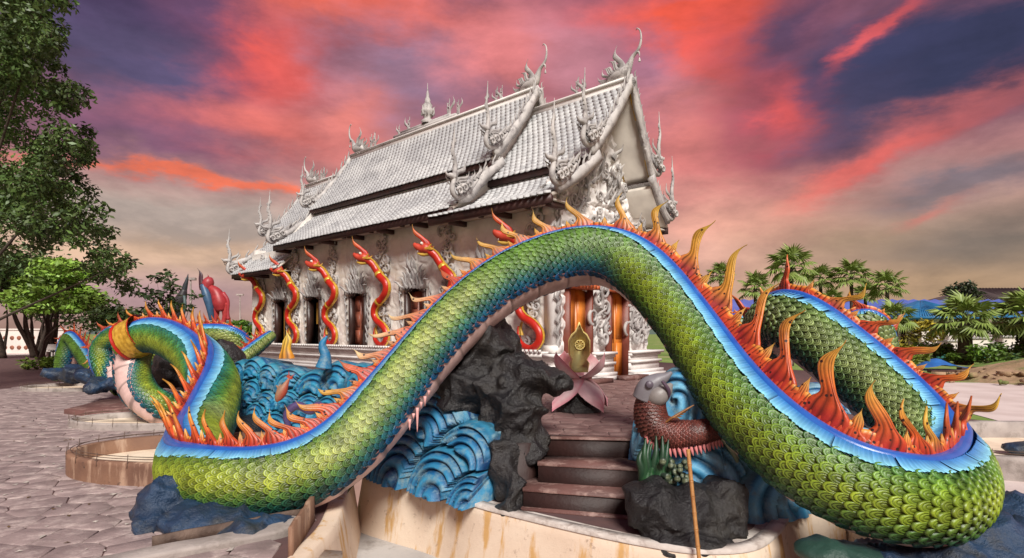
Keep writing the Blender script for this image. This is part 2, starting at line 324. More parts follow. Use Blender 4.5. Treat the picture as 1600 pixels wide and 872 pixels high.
def curls(x, y, seed=0.):
    """carved curling relief, 0..1"""
    wx = x+1.1*fbm(x*1.6+seed, y*1.6, seed, 3); wy = y+1.1*fbm(x*1.6+seed+9, y*1.6+4, seed, 3)
    a = np.abs(np.sin(7.5*wx+4*fbm(wx*2, wy*2, seed, 2))*np.cos(6.5*wy-3*fbm(wy*2+3, wx*2, seed, 2)))
    return np.clip(a*1.5, 0, 1)*.75+.25*fbm(x*9, y*9, seed, 2)
def rock_mesh(name, c, r, amp=.35, freq=1.6, sub=5, seed=0, ridged=True, squash_bottom=True):
    bm = bmesh.new(); bmesh.ops.create_icosphere(bm, subdivisions=sub, radius=1)
    V = np.array([v.co[:] for v in bm.verts]); s = seed*3.7
    w = np.stack([fbm(V[:, 0]*freq+s, V[:, 1]*freq, V[:, 2]*freq+k*9+s, 3)-.5 for k in range(3)], 1)
    Q = V+w*1.3
    n_ = fbm(Q[:, 0]*freq+s, Q[:, 1]*freq+5, Q[:, 2]*freq, 5)
    if ridged: n_ = .55*n_+.45*(1-np.abs(np.sin(Q[:, 2]*5*freq*.6+5*fbm(Q[:, 0]*1.5, Q[:, 1]*1.5, Q[:, 2]+s, 3))))*.8
    V2 = (V+w*.55)*(1+amp*2*(n_-.45))[:, None]*np.array(r)+np.array(c)
    for v, p in zip(bm.verts, V2): v.co = p
    for f in bm.faces: f.smooth = True
    me = bpy.data.meshes.new(name); bm.to_mesh(me); bm.free(); return me
def flame_mesh(name, H=1.0, W=.3, bend=.22, curl=1.0, ribs=3, skirt=.0, thick=.10, c0=(.6, .06, .02), c1=(.9, .35, .04), c2=(.85, .6, .2), tipc=None, nh=20, nw=9, seed=0, lean=.0, inkc=.25):
    """carved flame: x = lean direction, y = thickness, z = up. skirt = width of its ribbed foot"""
    h = np.linspace(0, 1, nh); u = np.linspace(-1, 1, nw)
    cx = lean*H*h**1.15+bend*H*-np.sin(h*math.pi*2.1*curl)*.42*h**.5
    w = W*.5*((1-h)**.62+.12*np.sin(h*11+1))*(1-h**7)
    if skirt: k_ = 1/(1+np.exp((h-.30)*28)); w = w*(1-k_)+skirt*.5*k_*(1-.12*h)
    w = np.maximum(w, .004*H)
    hh, uu = np.meshgrid(h, u, indexing='ij'); g = .5+.5*np.cos(uu*math.pi*ribs)
    th = thick*.5*np.sqrt(np.clip(1-uu**2, 0, 1))*(1-hh*.85)*(.72+.28*g)
    X = cx[:, None]+w[:, None]*uu; Z = hh*H+.04*H*np.sin(uu*3+seed)*(hh > .05)*(1-hh)
    Vf = np.stack([X, th, Z], -1); Vb = np.stack([X, -th, Z], -1)[:, 1:-1]
    ramp_ = np.clip((hh-.10)*3.2, 0, 1)[..., None]; col = np.array(c0)*(1-ramp_)+np.array(c1)*ramp_
    r2 = np.clip(hh*2.4-1.0, 0, 1)[..., None]; col = col*(1-r2)+np.array(c2)*r2
    if tipc is not None:
        r3 = np.clip(hh*6-5, 0, 1)[..., None]; col = col*(1-r3)+np.array(tipc)*r3
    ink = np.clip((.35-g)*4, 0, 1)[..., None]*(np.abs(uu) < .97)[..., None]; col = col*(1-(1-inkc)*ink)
    V = np.concatenate([Vf.reshape(-1, 3), Vb.reshape(-1, 3)]); C = np.concatenate([col.reshape(-1, 3), col[:, 1:-1].reshape(-1, 3)])
    Fq = [tuple(q[::-1]) for q in grid_faces(nh, nw).tolist()]; nf = nh*nw; nb = nw-2
    def bi(i, j): return i*nw+j if j in (0, nw-1) else nf+i*nb+j-1
    for i in range(nh-1):
        for j in range(nw-1): Fq.append((bi(i, j), bi(i+1, j), bi(i+1, j+1), bi(i, j+1)))
    return V, Fq, C
def mtx(o, x, y, z):
    m = np.eye(4); m[:3, 0] = x; m[:3, 1] = y; m[:3, 2] = z; m[:3, 3] = o; return m
def parts_and_stuff(root, name, lowname, pV, pF, mats, cols, mat_obj, mat_attr, pc=None, limit=300, facing=None):
    """the nearest `limit` pieces facing the camera as objects, the rest joined as stuff"""
    mats = np.asarray(mats); pos = mats[:, :3, 3]; d = np.linalg.norm(pos-np.array([0, 0, EYE]), axis=1); sz = np.linalg.norm(mats[:, :3, 0], axis=1)
    score = sz/d
    if facing is not None:
        v = norm(np.array([0, 0, EYE])-pos); score = score*np.where((facing*v).sum(1) > .15, 1, .001)*np.clip((facing*v).sum(1), .05, 1)
    idx = np.argsort(-score); top = idx[:limit]; rest = idx[limit:]
    me = mesh_np(name, pV, pF, pc, True); me.materials.append(mat_obj)
    for i in top:
        o = bpy.data.objects.new(name, me); COLL.objects.link(o); setp(o, root); o.matrix_basis = Matrix(mats[i].tolist()); o.color = (*cols[i], 1)
    if len(rest):
        V, Fs, C = instances(pV, pF, mats[rest], cols[rest], pc)
        o = link(lowname, mesh_np(lowname, V, Fs, C, True), mat_attr, root, None, 'stuff')
# ================================================================== NAGA
def scale_proto(lowpoly=False):
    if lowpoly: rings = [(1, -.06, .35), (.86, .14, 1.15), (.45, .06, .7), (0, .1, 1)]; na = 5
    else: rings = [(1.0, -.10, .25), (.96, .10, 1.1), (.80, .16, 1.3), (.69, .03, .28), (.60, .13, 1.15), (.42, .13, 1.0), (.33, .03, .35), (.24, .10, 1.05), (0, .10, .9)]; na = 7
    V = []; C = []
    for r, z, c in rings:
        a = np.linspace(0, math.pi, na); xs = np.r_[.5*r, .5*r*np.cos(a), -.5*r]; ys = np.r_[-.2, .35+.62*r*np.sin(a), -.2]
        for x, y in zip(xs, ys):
            V.append((x, y+(-.10*x if r < .75 else 0), z+.05*y)); c2 = c*(.30+.80*min(1, max(0, (y+.1)/.85))); C.append((c2, c2, c2))  # root end darkened in the colour, imitating shade under the overlapping scale
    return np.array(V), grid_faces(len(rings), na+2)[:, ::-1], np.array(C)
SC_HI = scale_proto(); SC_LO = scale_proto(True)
def lamella_proto():
    x = np.linspace(0, 1, 7); y = np.linspace(-.3, 1, 5); V = []; C = []
    for yi in y:
        for xi in x:
            e = max(0, yi)*(.9+.1*math.sin(xi*3)); w = .55+.45*math.sqrt(max(0, 1-(max(0, xi-.75)*4)**2*.8))
            V.append((xi, yi*w, .10*(1-abs(2*yi-1)**2 if yi > 0 else 0)+.10*yi+.05*(xi > .8)))
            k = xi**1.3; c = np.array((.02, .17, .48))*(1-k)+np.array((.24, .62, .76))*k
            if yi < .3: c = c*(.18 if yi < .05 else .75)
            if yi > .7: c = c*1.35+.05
            C.append(c)
    V.append((1.02, .45, -.15)); C.append((.1, .3, .5))
    F = grid_faces(5, 7)[:, ::-1]
    return np.array(V), F, np.array(C)
LAM = lamella_proto()
PRED, PORG, PGOLD = (.46, .025, .018), (.66, .11, .02), (.74, .38, .06)
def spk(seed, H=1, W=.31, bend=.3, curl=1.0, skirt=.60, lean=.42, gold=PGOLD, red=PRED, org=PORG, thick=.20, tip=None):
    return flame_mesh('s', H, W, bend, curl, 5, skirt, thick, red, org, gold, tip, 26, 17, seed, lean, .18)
BIG = [spk(0), spk(1, bend=.36, curl=1.08, lean=.5), spk(2, bend=.26, curl=1.15, W=.32), spk(3, bend=.32, curl=.92, W=.40, lean=.36)]
BIGGOLD = [spk(s_, bend=b_, curl=c_, red=(.5, .06, .06), org=(.74, .33, .04), gold=(.68, .42, .06)) for s_, b_, c_ in ((0, .30, 1), (1, .36, 1.1), (2, .26, 1.15), (3, .33, .95))]
BIGRED = [spk(s_, bend=b_, curl=c_, red=(.5, .04, .03), org=(.65, .10, .03), gold=(.62, .14, .04), lean=.14) for s_, b_, c_ in ((0, .14, 1), (1, .1, 1.1), (2, .12, 1.2), (3, .1, .95))]
BIGPALE = [spk(s_, bend=b_, curl=c_, red=(.55, .09, .07), org=(.82, .34, .14), gold=(.86, .66, .36), lean=.6) for s_, b_, c_ in ((0, .34, 1.05), (1, .38, 1.1), (2, .3, 1.2), (3, .35, .95))]
def sml(seed, red, org, gold): return flame_mesh('s', .46, .22, .05, .8, 4, .66, .20, red, org, gold, None, 16, 17, seed, .10, .2)
SMALL = {'n': [sml(0, PRED, PORG, (.85, .5, .12)), sml(1, PRED, (.7, .13, .03), (.85, .45, .1))], 'g': [sml(2, (.5, .06, .06), (.6, .2, .05), (.8, .5, .08))]*2,
         'r': [sml(3, (.5, .04, .03), (.6, .1, .03), (.8, .4, .1))]*2, 'p': [sml(4, (.55, .09, .07), (.75, .3, .15), (.86, .62, .34))]*2}
BIGS = {'n': BIG, 'g': BIGGOLD, 'r': BIGRED, 'p': BIGPALE}
_spk_cache = {}
def piecewise(x, xs, cs):
    cs = np.asarray(cs); return np.stack([np.interp(x, xs, cs[:, k]) for k in range(3)], -1)
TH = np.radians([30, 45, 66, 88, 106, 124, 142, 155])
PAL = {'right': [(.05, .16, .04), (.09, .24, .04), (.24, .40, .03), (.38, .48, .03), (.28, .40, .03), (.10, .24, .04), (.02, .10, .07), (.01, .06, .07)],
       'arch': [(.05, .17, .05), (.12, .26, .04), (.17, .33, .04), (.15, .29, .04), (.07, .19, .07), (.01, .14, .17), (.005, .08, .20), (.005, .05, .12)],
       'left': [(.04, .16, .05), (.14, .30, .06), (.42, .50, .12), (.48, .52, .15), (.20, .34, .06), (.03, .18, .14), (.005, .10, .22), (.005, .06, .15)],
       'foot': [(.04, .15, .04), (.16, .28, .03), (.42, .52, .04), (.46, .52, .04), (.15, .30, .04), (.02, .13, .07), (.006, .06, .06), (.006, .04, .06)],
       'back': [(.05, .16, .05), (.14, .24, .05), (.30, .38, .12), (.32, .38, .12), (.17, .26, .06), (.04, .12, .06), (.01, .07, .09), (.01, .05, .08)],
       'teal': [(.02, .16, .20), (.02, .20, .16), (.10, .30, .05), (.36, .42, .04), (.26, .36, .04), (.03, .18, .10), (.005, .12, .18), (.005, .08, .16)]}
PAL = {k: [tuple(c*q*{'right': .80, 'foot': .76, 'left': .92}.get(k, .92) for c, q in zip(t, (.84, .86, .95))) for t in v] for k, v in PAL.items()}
PN = list(PAL)
SPN = 'ngrp'
def naga(root, ctrl, cols=8, hi=True, spikes=True, belly=True, limit=300, jitter=1):
    """ctrl rows: (x, y, z, r, nx, ny, nz, spike height, palette name, spike palette)"""
    num = [list(c[:8])+[PN.index(c[8])]+[SPN.index(c[9])] for c in ctrl]
    S, s = catmull(np.array(num, float), .03)
    kr = np.exp(-.5*(np.arange(-14, 15)/5.)**2); kr /= kr.sum()
    for c_ in (0, 1, 2, 4, 5, 6):
        S[:, c_] = np.convolve(np.r_[2*S[0, c_]-S[14:0:-1, c_], S[:, c_], 2*S[-1, c_]-S[-2:-16:-1, c_]], kr, 'valid')
    Pp, R = S[:, :3], S[:, 3]; T, N, B = frames(Pp, S[:, 4:7]); K = len(s)
    # ---- core body
    a = np.linspace(0, 2*math.pi, 28, endpoint=False)
    V = Pp[:, None]+(R*.985)[:, None, None]*(np.cos(a)[None, :, None]*N[:, None]+np.sin(a)[None, :, None]*B[:, None])
    Fq = grid_faces(K, 28, False, True).tolist()+[tuple(range(28)), tuple(range(K*28-1, (K-1)*28-1, -1))]
    link('body', mesh_np('body', V.reshape(-1, 3), Fq, None, True), M['core'], root)
    # ---- deep blue rib along the back, either side of the crest
    b = np.linspace(-1, 1, 13); ang = b*.38; bump = 1.0+.115*np.sqrt(np.clip(1-np.abs(b)**4, 0, 1))-.035*np.exp(-(b/.35)**2)
    V = Pp[:, None]+(R[:, None]*bump[None])[..., None]*(np.cos(ang)[None, :, None]*N[:, None]+np.sin(ang)[None, :, None]*B[:, None])
    link('dorsal_rib', mesh_np('dorsal_rib', V.reshape(-1, 3), grid_faces(K, 13), None, True), M['rib'], root)
    # ---- belly with plates and pink rims
    if belly:
        b = np.linspace(-1, 1, 15); ang = math.pi+b*math.radians(43)
        ph = (s/(.42*R.mean()/.32)) % 1.0; prof = .035*np.clip(ph*1.15, 0, 1)*(ph < .93)
        rim = np.where(np.abs(b) > .86, .05, 0)
        V = Pp[:, None]+(R[:, None]*(1.0+prof[:, None]*(np.abs(b)[None] < .86)+rim[None]))[..., None]*(np.cos(ang)[None, :, None]*N[:, None]+np.sin(ang)[None, :, None]*B[:, None])
        C = np.ones((K, 15, 3))*np.array((.66, .46, .42)); C[:, np.abs(b) > .84] = (.64, .30, .29)
        C = C*np.where(ph > .9, .45, 1)[:, None, None]
        link('belly', mesh_np('belly', V.reshape(-1, 3), grid_faces(K, 15), C.reshape(-1, 3), True), M['paint'], root)
    # ---- scales
    t0, t1 = math.radians(39), math.radians(142); ms = []; cl = []; fc = []
    pos = 0.; row = 0
    while pos < s[-1]:
        i = int(np.interp(pos, s, np.arange(K))); r = R[i]; pitch = r*(t1-t0)/cols; step = pitch*.80
        pr = S[i, 8]; k0 = int(pr); k1 = min(k0+1, len(PN)-1); kf = pr-k0
        for side in (1, -1):
            for c in range(cols):
                th = t0+(c+.5+(.5 if row % 2 else 0))*(t1-t0)/cols
                if th > t1+.02: continue
                ca, sa = math.cos(th), math.sin(th)*side
                rad = ca*N[i]+sa*B[i]; x = -math.sin(th)*N[i]+math.cos(th)*side*B[i]
                st_ = max(.7, min(1.8, float(np.linalg.norm((Pp[min(i+2, K-1)]+r*(ca*N[min(i+2, K-1)]+sa*B[min(i+2, K-1)]))-(Pp[max(i-2, 0)]+r*(ca*N[max(i-2, 0)]+sa*B[max(i-2, 0)])))/np.linalg.norm(Pp[min(i+2, K-1)]-Pp[max(i-2, 0)]))))
                jx, jy = random.uniform(-.06, .06), random.uniform(-.05, .05)
                y = -T[i]+.16*rad+jx*x; y /= np.linalg.norm(y); x2 = x-(x@y)*y; x2 /= np.linalg.norm(x2)
                if (np.cross(x2, y)@rad) < 0: x2 = -x2
                z = np.cross(x2, y); w = pitch*1.28; L_ = step*1.75*st_
                w *= random.uniform(.93, 1.07); L_ *= random.uniform(.94, 1.08)
                ms.append(mtx(Pp[i]+rad*r*.985+T[i]*step*.35*st_, x2*w, y*L_, z*w*1.0))
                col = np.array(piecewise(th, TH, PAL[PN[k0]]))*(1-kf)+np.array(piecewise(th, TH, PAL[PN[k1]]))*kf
                col = col*random.choice((.72, .85, .92, 1, 1, 1.08, 1.18))*random.uniform(.94, 1.06); cl.append(col); fc.append(rad)
        pos += step; row += 1
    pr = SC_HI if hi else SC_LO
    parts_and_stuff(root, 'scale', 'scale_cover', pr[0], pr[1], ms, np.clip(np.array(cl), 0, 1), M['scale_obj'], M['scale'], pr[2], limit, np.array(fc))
    # ---- light blue lamella band
    ms = []; cl = []; fc = []; pos = 0.; q = 0
    while pos < s[-1]:
        i = int(np.interp(pos, s, np.arange(K))); r = R[i]; step = r*.11
        for side in (1, -1):
            th = .33; th1 = .70+.045*math.sin((q % 7)/7*math.pi)
            rad = math.cos((th+th1)/2)*N[i]+math.sin((th+th1)/2)*side*B[i]; rad0 = math.cos(th)*N[i]+math.sin(th)*side*B[i]; rad1 = math.cos(th1)*N[i]+math.sin(th1)*side*B[i]
            x = (rad1-rad0)*r*1.06; y = -T[i]*step*1.75+.02*rad*r+.25*x*(.5 if q % 2 else .46)
            if (np.cross(x, y)@rad) < 0: flip = -1
            else: flip = 1
            z = rad*r*.26
            m = mtx(Pp[i]+rad0*r*1.02, x, y, z)
            ms.append(m); cl.append(np.ones(3)*random.uniform(.86, 1.1)); fc.append(rad)
        pos += step; q += 1
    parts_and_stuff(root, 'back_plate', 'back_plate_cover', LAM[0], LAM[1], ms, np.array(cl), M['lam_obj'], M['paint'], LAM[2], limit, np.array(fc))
    # ---- ribbed red foot of the crest
    if spikes:
        Hs = S[:, 7]; on = Hs > .05
        if on.sum() > 3:
            i0, i1 = np.argmax(on), K-np.argmax(on[::-1]); sub = np.linspace(i0, i1-1, (i1-i0)*3); f_ = lambda A: np.stack([np.interp(sub, np.arange(K), A[:, c]) for c in range(A.shape[1])], 1)
            P2, N2, B2 = f_(Pp), f_(N), f_(B); R2 = np.interp(sub, np.arange(K), R); H2 = np.interp(sub, np.arange(K), Hs); S2 = np.interp(sub, np.arange(K), s)
            gr = np.abs(np.sin(S2*math.pi/.042)); top = H2*(.20+.035*np.abs(np.sin(S2*math.pi/.21))); rows_ = []; cc = []
            for side in (-1, 1):
                for h_ in ((0, .35, .7, .9) if side < 0 else (1.0, .9, .7, .35, 0)):
                    th_ = R2*.15*(1-.75*h_)*(.72+.28*gr) if h_ < 1 else R2*0
                    rows_.append(P2+N2*(R2*.98+top*h_)[:, None]+B2*(side*th_)[:, None])
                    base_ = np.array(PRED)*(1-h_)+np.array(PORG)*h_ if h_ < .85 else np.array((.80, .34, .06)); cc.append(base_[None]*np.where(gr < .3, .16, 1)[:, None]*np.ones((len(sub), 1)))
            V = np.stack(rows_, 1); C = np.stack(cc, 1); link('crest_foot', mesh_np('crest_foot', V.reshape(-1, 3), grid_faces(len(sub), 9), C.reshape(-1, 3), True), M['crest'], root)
    # ---- crest
    if spikes:
        pos = .12; q = 0
        while pos < s[-1]-.05:
            i = int(np.interp(pos, s, np.arange(K))); r = R[i]; H = S[i, 7]; kind = SPN[int(round(S[i, 9]))]
            if H < .05: pos += .1; continue
            pitch = H*(.42 if H > .45 else (.50 if S[i, 8] > 3.5 else .35))
            big = q % 2 == 0
            lib = BIGS[kind] if big else SMALL[kind]; li = (q//2) % len(lib); key = (kind, big, li)
            if key not in _spk_cache:
                nm = 'crest_flame' if big else 'crest_fin'
                mm = mesh_np(nm, *[np.asarray(z_) if n_ != 1 else z_ for n_, z_ in enumerate(lib[li])], True); mm.materials.append(M['crest']); _spk_cache[key] = mm
            y = -T[i]; z = N[i]; k = H*random.uniform(.93, 1.08)*(1 if big else .92); wv = random.uniform(-.06, .06)
            z2 = norm(z+y*wv); x = y; yy = np.cross(z2, x)
            o = bpy.data.objects.new('crest_flame' if big else 'crest_fin', _spk_cache[key]); COLL.objects.link(o); setp(o, root)
            thk = r*1.1/.20*.8
            o.matrix_basis = Matrix(mtx(Pp[i]+N[i]*r*.97, x*k, yy*thk*.30, z2*k).tolist())
            pos += pitch*random.uniform(.94, 1.06); q += 1
    return S, s, T, N, B
M['lam_obj'] = pm('plate_paint', W1, (.74, .78, .8), 8, .38, .25, 50, objcol=True, ink=True, bdist=.004)
def row(px, py, Y, r, n, sh, pal, sp='n'): return (*P(px, py, Y), r, *n, sh, pal, sp)
nr = wroot(empty('naga_sculpture', 'giant green scaled naga body arching over the steps with blue back and flame crest', 'dragon statue', P(400, 800, 4.85)))
L1 = (.05, .12, 1)
main = [
 row(203, 540, 10.2, .27, (-.7, -.2, .6), .30, 'teal'), row(232, 524, 10.0, .29, (-.3, -.1, .9), .30, 'teal'), row(272, 531, 9.6, .31, (.05, -.12, 1), .33, 'teal'),
 row(312, 560, 8.9, .32, (.25, -.25, .9), .38, 'teal'), row(334, 600, 8.1, .32, (-.15, -.45, .8), .40, 'teal'), row(324, 655, 7.1, .315, (-.55, -.35, .75), .40, 'teal'),
 row(302, 700, 6.2, .305, (-.6, -.1, .8), .38, 'foot'), row(300, 735, 5.4, .29, (-.4, .1, .9), .36, 'foot'), row(332, 752, 5.0, .285, (0, .12, 1), .34, 'foot'), row(400, 756, 4.9, .29, L1, .36, 'foot'),
 row(480, 741, 4.95, .295, (-.15, .12, 1), .36, 'foot'), row(556, 690, 5.15, .285, (-.5, .12, .8), .36, 'left'), row(636, 594, 5.45, .272, (-.75, .2, .7), .36, 'left', 'p'),
 row(716, 502, 5.75, .275, (-.68, .34, .72), .35, 'left', 'p'), row(800, 436, 6.0, .285, (-.42, .34, .9), .36, 'arch', 'g'), row(895, 402, 6.15, .30, (0, .28, 1), .40, 'arch', 'g'),
 row(960, 404, 6.05, .295, (.25, .08, .95), .42, 'arch', 'g'), row(1012, 436, 5.85, .285, (.5, -.2, .85), .52, 'right', 'g'), row(1072, 508, 5.45, .27, (.62, -.32, .75), .62, 'right', 'g'), row(1116, 574, 5.05, .275, (.62, -.42, .70), .64, 'right', 'n'),
 row(1164, 638, 4.65, .285, (.55, -.42, .75), .62, 'right'), row(1235, 704, 4.3, .29, (.42, -.30, .85), .60, 'right'), row(1320, 756, 4.05, .295, (.25, -.15, .95), .54, 'right'),
 row(1400, 780, 3.95, .30, (.08, .0, 1), .44, 'right'), row(1452, 784, 4.0, .295, (.0, .08, 1), .40, 'right'), row(1484, 762, 4.3, .29, (.05, .05, 1), .36, 'right', 'r'),
 row(1480, 722, 4.75, .29, (.15, -.1, 1), .36, 'back', 'r'), row(1434, 668, 5.1, .295, (.45, -.25, .85), .36, 'back'), row(1370, 608, 5.45, .31, (.55, -.3, .8), .36, 'back'),
 row(1300, 548, 5.8, .315, (.55, -.32, .8), .38, 'back'), row(1245, 506, 6.1, .315, (.4, -.3, .85), .44, 'back', 'r'), row(1214, 502, 6.5, .31, (-.1, -.1, 1), .44, 'back', 'r'),
 row(1196, 545, 6.9, .30, (-.6, .3, .7), .36, 'back', 'r'), row(1190, 640, 7.1, .30, (-.9, .3, .1), .3, 'back', 'r')]
naga(nr, main, cols=8)
# loop descending from the gold band, belly outwards
loop = [row(222, 524, 10.25, .27, (.1, .9, -.3), 0, 'teal'), row(206, 560, 10.2, .27, (-.05, 1, 0), 0, 'teal'), row(211, 602, 10.0, .27, (0, 1, .2), 0, 'teal'), row(238, 632, 9.8, .27, (.1, .9, .5), .0, 'teal'), row(275, 645, 9.9, .29, (.0, .4, 1), .0, 'teal'),
        row(320, 645, 10.4, .27, (0, .2, 1), .3, 'teal'), row(380, 650, 11.0, .25, (0, .1, 1), .3, 'teal')]
naga(nr, loop, cols=8, hi=False, limit=0)
# gold sleeve
def sleeve(root, c, ax, r, w):
    ax = norm(np.array(ax)); up = np.array((0, 0, 1.)); sx = norm(np.cross(up, ax)); sy = np.cross(ax, sx)
    u = np.linspace(-1, 1, 21); a = np.linspace(0, 2*math.pi, 64, endpoint=False)
    U, A_ = np.meshgrid(u, a, indexing='ij'); rr = r*(1.10+.07*(np.abs(U) > .82)+.05*np.abs(np.sin(A_*8+U*5)*np.cos(U*8))*(np.abs(U) < .8))
    V = np.array(c)+ax*(U*w)[..., None]+sx*(rr*np.cos(A_))[..., None]+sy*(rr*np.sin(A_))[..., None]
    m_ = np.abs(u) > .8
    link('gold_band', mesh_np('gold_band', V[2:-2].reshape(-1, 3), grid_faces(17, 64, False, True), None, True), M['gold'], root)
    for sl in (slice(0, 4), slice(17, 21)): link('red_rim', mesh_np('red_rim', V[sl].reshape(-1, 3), grid_faces(4, 64, False, True), None, True), M['red'], root)
sleeve(nr, P(213, 528, 10.05), (.75, -.1, .35), .31, .19)
for k in range(6):
    p = np.array(P(640+k*6, 655-k*9, 5.2)); h_ = (.10, .05, .22, .06, .09, .05)[k]; V, Fq = tube([p, p-np.array((0, 0, h_*.5)), p-np.array((0, 0, h_))], [.016, .011, .003], 6, (1, 0, 0), step=.03); link('pink_drip', mesh_np('pink_drip', V, Fq, np.tile((.72, .38, .36), (len(V), 1)), True), M['paint'], nr)
# far left coils
nt = wroot(empty('naga_sculpture', 'far left small naga coils, second arch and pointed hump rising from black rocks', 'dragon statue', P(150, 590, 14)))
h2 = [row(192, 600, 13.2, .26, (.5, .3, -.6), 0, 'teal'), row(166, 575, 13.4, .26, (-.8, .2, .3), .0, 'teal'), row(160, 548, 13.6, .26, (-.75, 0, .6), .3, 'teal', 'r'), row(177, 527, 13.6, .25, (-.35, 0, 1), .3, 'teal', 'r'), row(205, 522, 13.6, .24, (0, 0, 1), .3, 'teal', 'r'), row(240, 545, 13.8, .22, (.6, 0, .8), .3, 'teal', 'r'), row(262, 580, 14, .22, (.8, 0, .5), .2, 'teal', 'r')]
naga(nt, h2, cols=6, hi=False, limit=0)
h1 = [row(102, 590, 16.4, .26, (-.9, 0, .2), 0, 'arch', 'r'), row(104, 555, 16.4, .25, (-.9, -.1, .35), 0, 'arch', 'r'), row(112, 527, 16.4, .22, (.1, -.3, 1), .3, 'arch', 'r'), row(128, 548, 16.0, .22, (.7, -.3, .6), .36, 'arch', 'r'), row(146, 572, 15.6, .24, (.5, -.3, .8), .3, 'arch', 'r'), row(160, 590, 15.4, .24, (.3, -.2, 1), 0, 'arch', 'r')]
naga(nt, h1, cols=6, hi=False, limit=0)
# pieces of coil seen behind
nb = wroot(empty('naga_sculpture', 'pale green naga coil lying between the gold banded loop and temple', 'dragon statue', P(350, 545, 14)))
naga(nb, [row(290, 522, 14.5, .24, (0, -.2, 1), .3, 'left', 'r'), row(330, 522, 14.3, .25, (0, -.3, 1), .28, 'left', 'r'), row(362, 524, 14.2, .25, (0, -.3, 1), .2, 'left', 'r'), row(380, 545, 14.4, .25, (.5, -.3, .7), 0, 'left', 'r'), row(382, 590, 14.5, .25, (.9, -.3, 0), 0, 'left', 'r')], cols=6, hi=False, limit=0)
nb2 = wroot(empty('naga_sculpture', 'thin green naga tail sloping up to the temple corner behind the blue waves', 'dragon statue', P(385, 560, 13)))
naga(nb2, [row(350, 580, 13.0, .18, (-.4, -.2, .9), .22, 'left', 'r'), row(385, 556, 13.2, .17, (-.4, -.3, .9), .22, 'left', 'r'), row(412, 534, 13.6, .15, (-.4, -.3, .9), .2, 'left', 'r'), row(425, 524, 13.9, .12, (-.4, -.3, .9), 0, 'left', 'r')], cols=6, hi=False, limit=0)
nc = wroot(empty('naga_sculpture', 'rear right naga coil with fringed orange crest behind the tall hump', 'dragon statue', P(1350, 540, 10)))
naga(nc, [row(1318, 560, 9.4, .25, (-.9, 0, .2), .2, 'back'), row(1325, 520, 9.4, .25, (-.8, -.1, .5), .34, 'back', 'n'), row(1345, 503, 9.3, .25, (-.2, -.1, 1), .34, 'back', 'n'), row(1368, 515, 9.2, .25, (.6, -.1, .7), .3, 'back', 'n'), row(1376, 560, 9.2, .25, (.9, 0, .2), 0, 'back'), row(1378, 620, 9.2, .25, (.9, 0, .2), 0, 'back')], cols=6, hi=False, limit=0)
nd = wroot(empty('naga_sculpture', 'low green naga coil visible in the gap left of the tall right hump', 'dragon statue', P(1175, 530, 11)))
naga(nd, [row(1130, 512, 11.5, .25, (0, -.2, 1), .28, 'back', 'r'), row(1165, 510, 11.3, .26, (0, -.2, 1), .28, 'back', 'r'), row(1200, 512, 11.2, .26, (0, -.2, 1), .28, 'back', 'r'), row(1240, 530, 11.2, .26, (.2, -.2, 1), 0, 'back', 'r')], cols=6, hi=False, limit=0)
# ================================================================== TEMPLE
ZP = .52
TC = Vector((.78, 11.3, ZP)); TA = math.atan2(.669, -.743)
tp = empty('temple', 'white stucco temple with carved walls, tiled three tier roof and red nagas between the windows', 'temple', TC, TA)
TL, TW = 13.3, 3.75        # x = along the building away from the gable, y = 0 long wall (outside +), -TW far wall
def tmul(V, M_=None): return V
# -- plinth mouldings (stepped courses round the building)
prof = [(0, .10, .34), (.10, .18, .30), (.18, .34, .22), (.34, .40, .27), (.40, .50, .20), (.50, .56, .25), (.56, .62, .31)]
doors = [(.78, .76), (2.28, .70)]     # distance from the near corner, width
for z0, z1, o_ in prof:
    b = MB(); b.box(-.001, -.05, z0, TL, o_, z1); b.box(0, -TW-o_, z0, TL, -TW+.05, z1); b.box(TL, -TW-o_, z0, TL+o_, o_, z1)
    ys = [o_]
    for s_, w_ in doors: ys += [-s_+w_/2, -s_-w_/2]
    ys.append(-TW-o_)
    for i in range(0, len(ys), 2): b.box(-o_, ys[i+1], z0, .0, ys[i], z1)
    b.build('moulding', M['stucco_clean'], tp)
dent = MB()
for i in range(int(TL/.11)): dent.box(.02+i*.11, .30, .645, .02+i*.11+.06, .34, .70)
dent.box(0, 0, .62, TL, .29, .66); dent.build('dentil_row', M['stucco_clean'], tp)
# -- long wall: relief grid with window openings
WX = [1.75, 4.2, 6.7, 9.02, 11.1]; WZ0, WZ1, WH = .64, 2.02, .33
def wall_grid(name, nu, nv, fpos, holes, amp, seed, mat, nrm, uu, vv, ampf=None):
    U, Vv = np.meshgrid(uu, vv, indexing='ij'); h = curls(U*1.5, Vv*1.5, seed)*amp
    if ampf is not None: h = h*ampf(U, Vv)
    Pq = fpos(U, Vv, h); Fq = grid_faces(len(uu), len(vv)); cu = U[:-1, :-1].ravel()+(uu[1]-uu[0])/2; cv_ = Vv[:-1, :-1].ravel()+(vv[1]-vv[0])/2
    keep = np.ones(len(Fq), bool)
    for hl in holes: keep &= ~hl(cu, cv_)
    return link(name, mesh_np(name, Pq.reshape(-1, 3), Fq[keep], None, True), mat, tp)
def winhole(x, w=WH, z0=WZ0, z1=WZ1): return lambda u, v: (np.abs(u-x) < w) & (v > z0) & (v < z1+.12*(1-np.abs(u-x)/w))
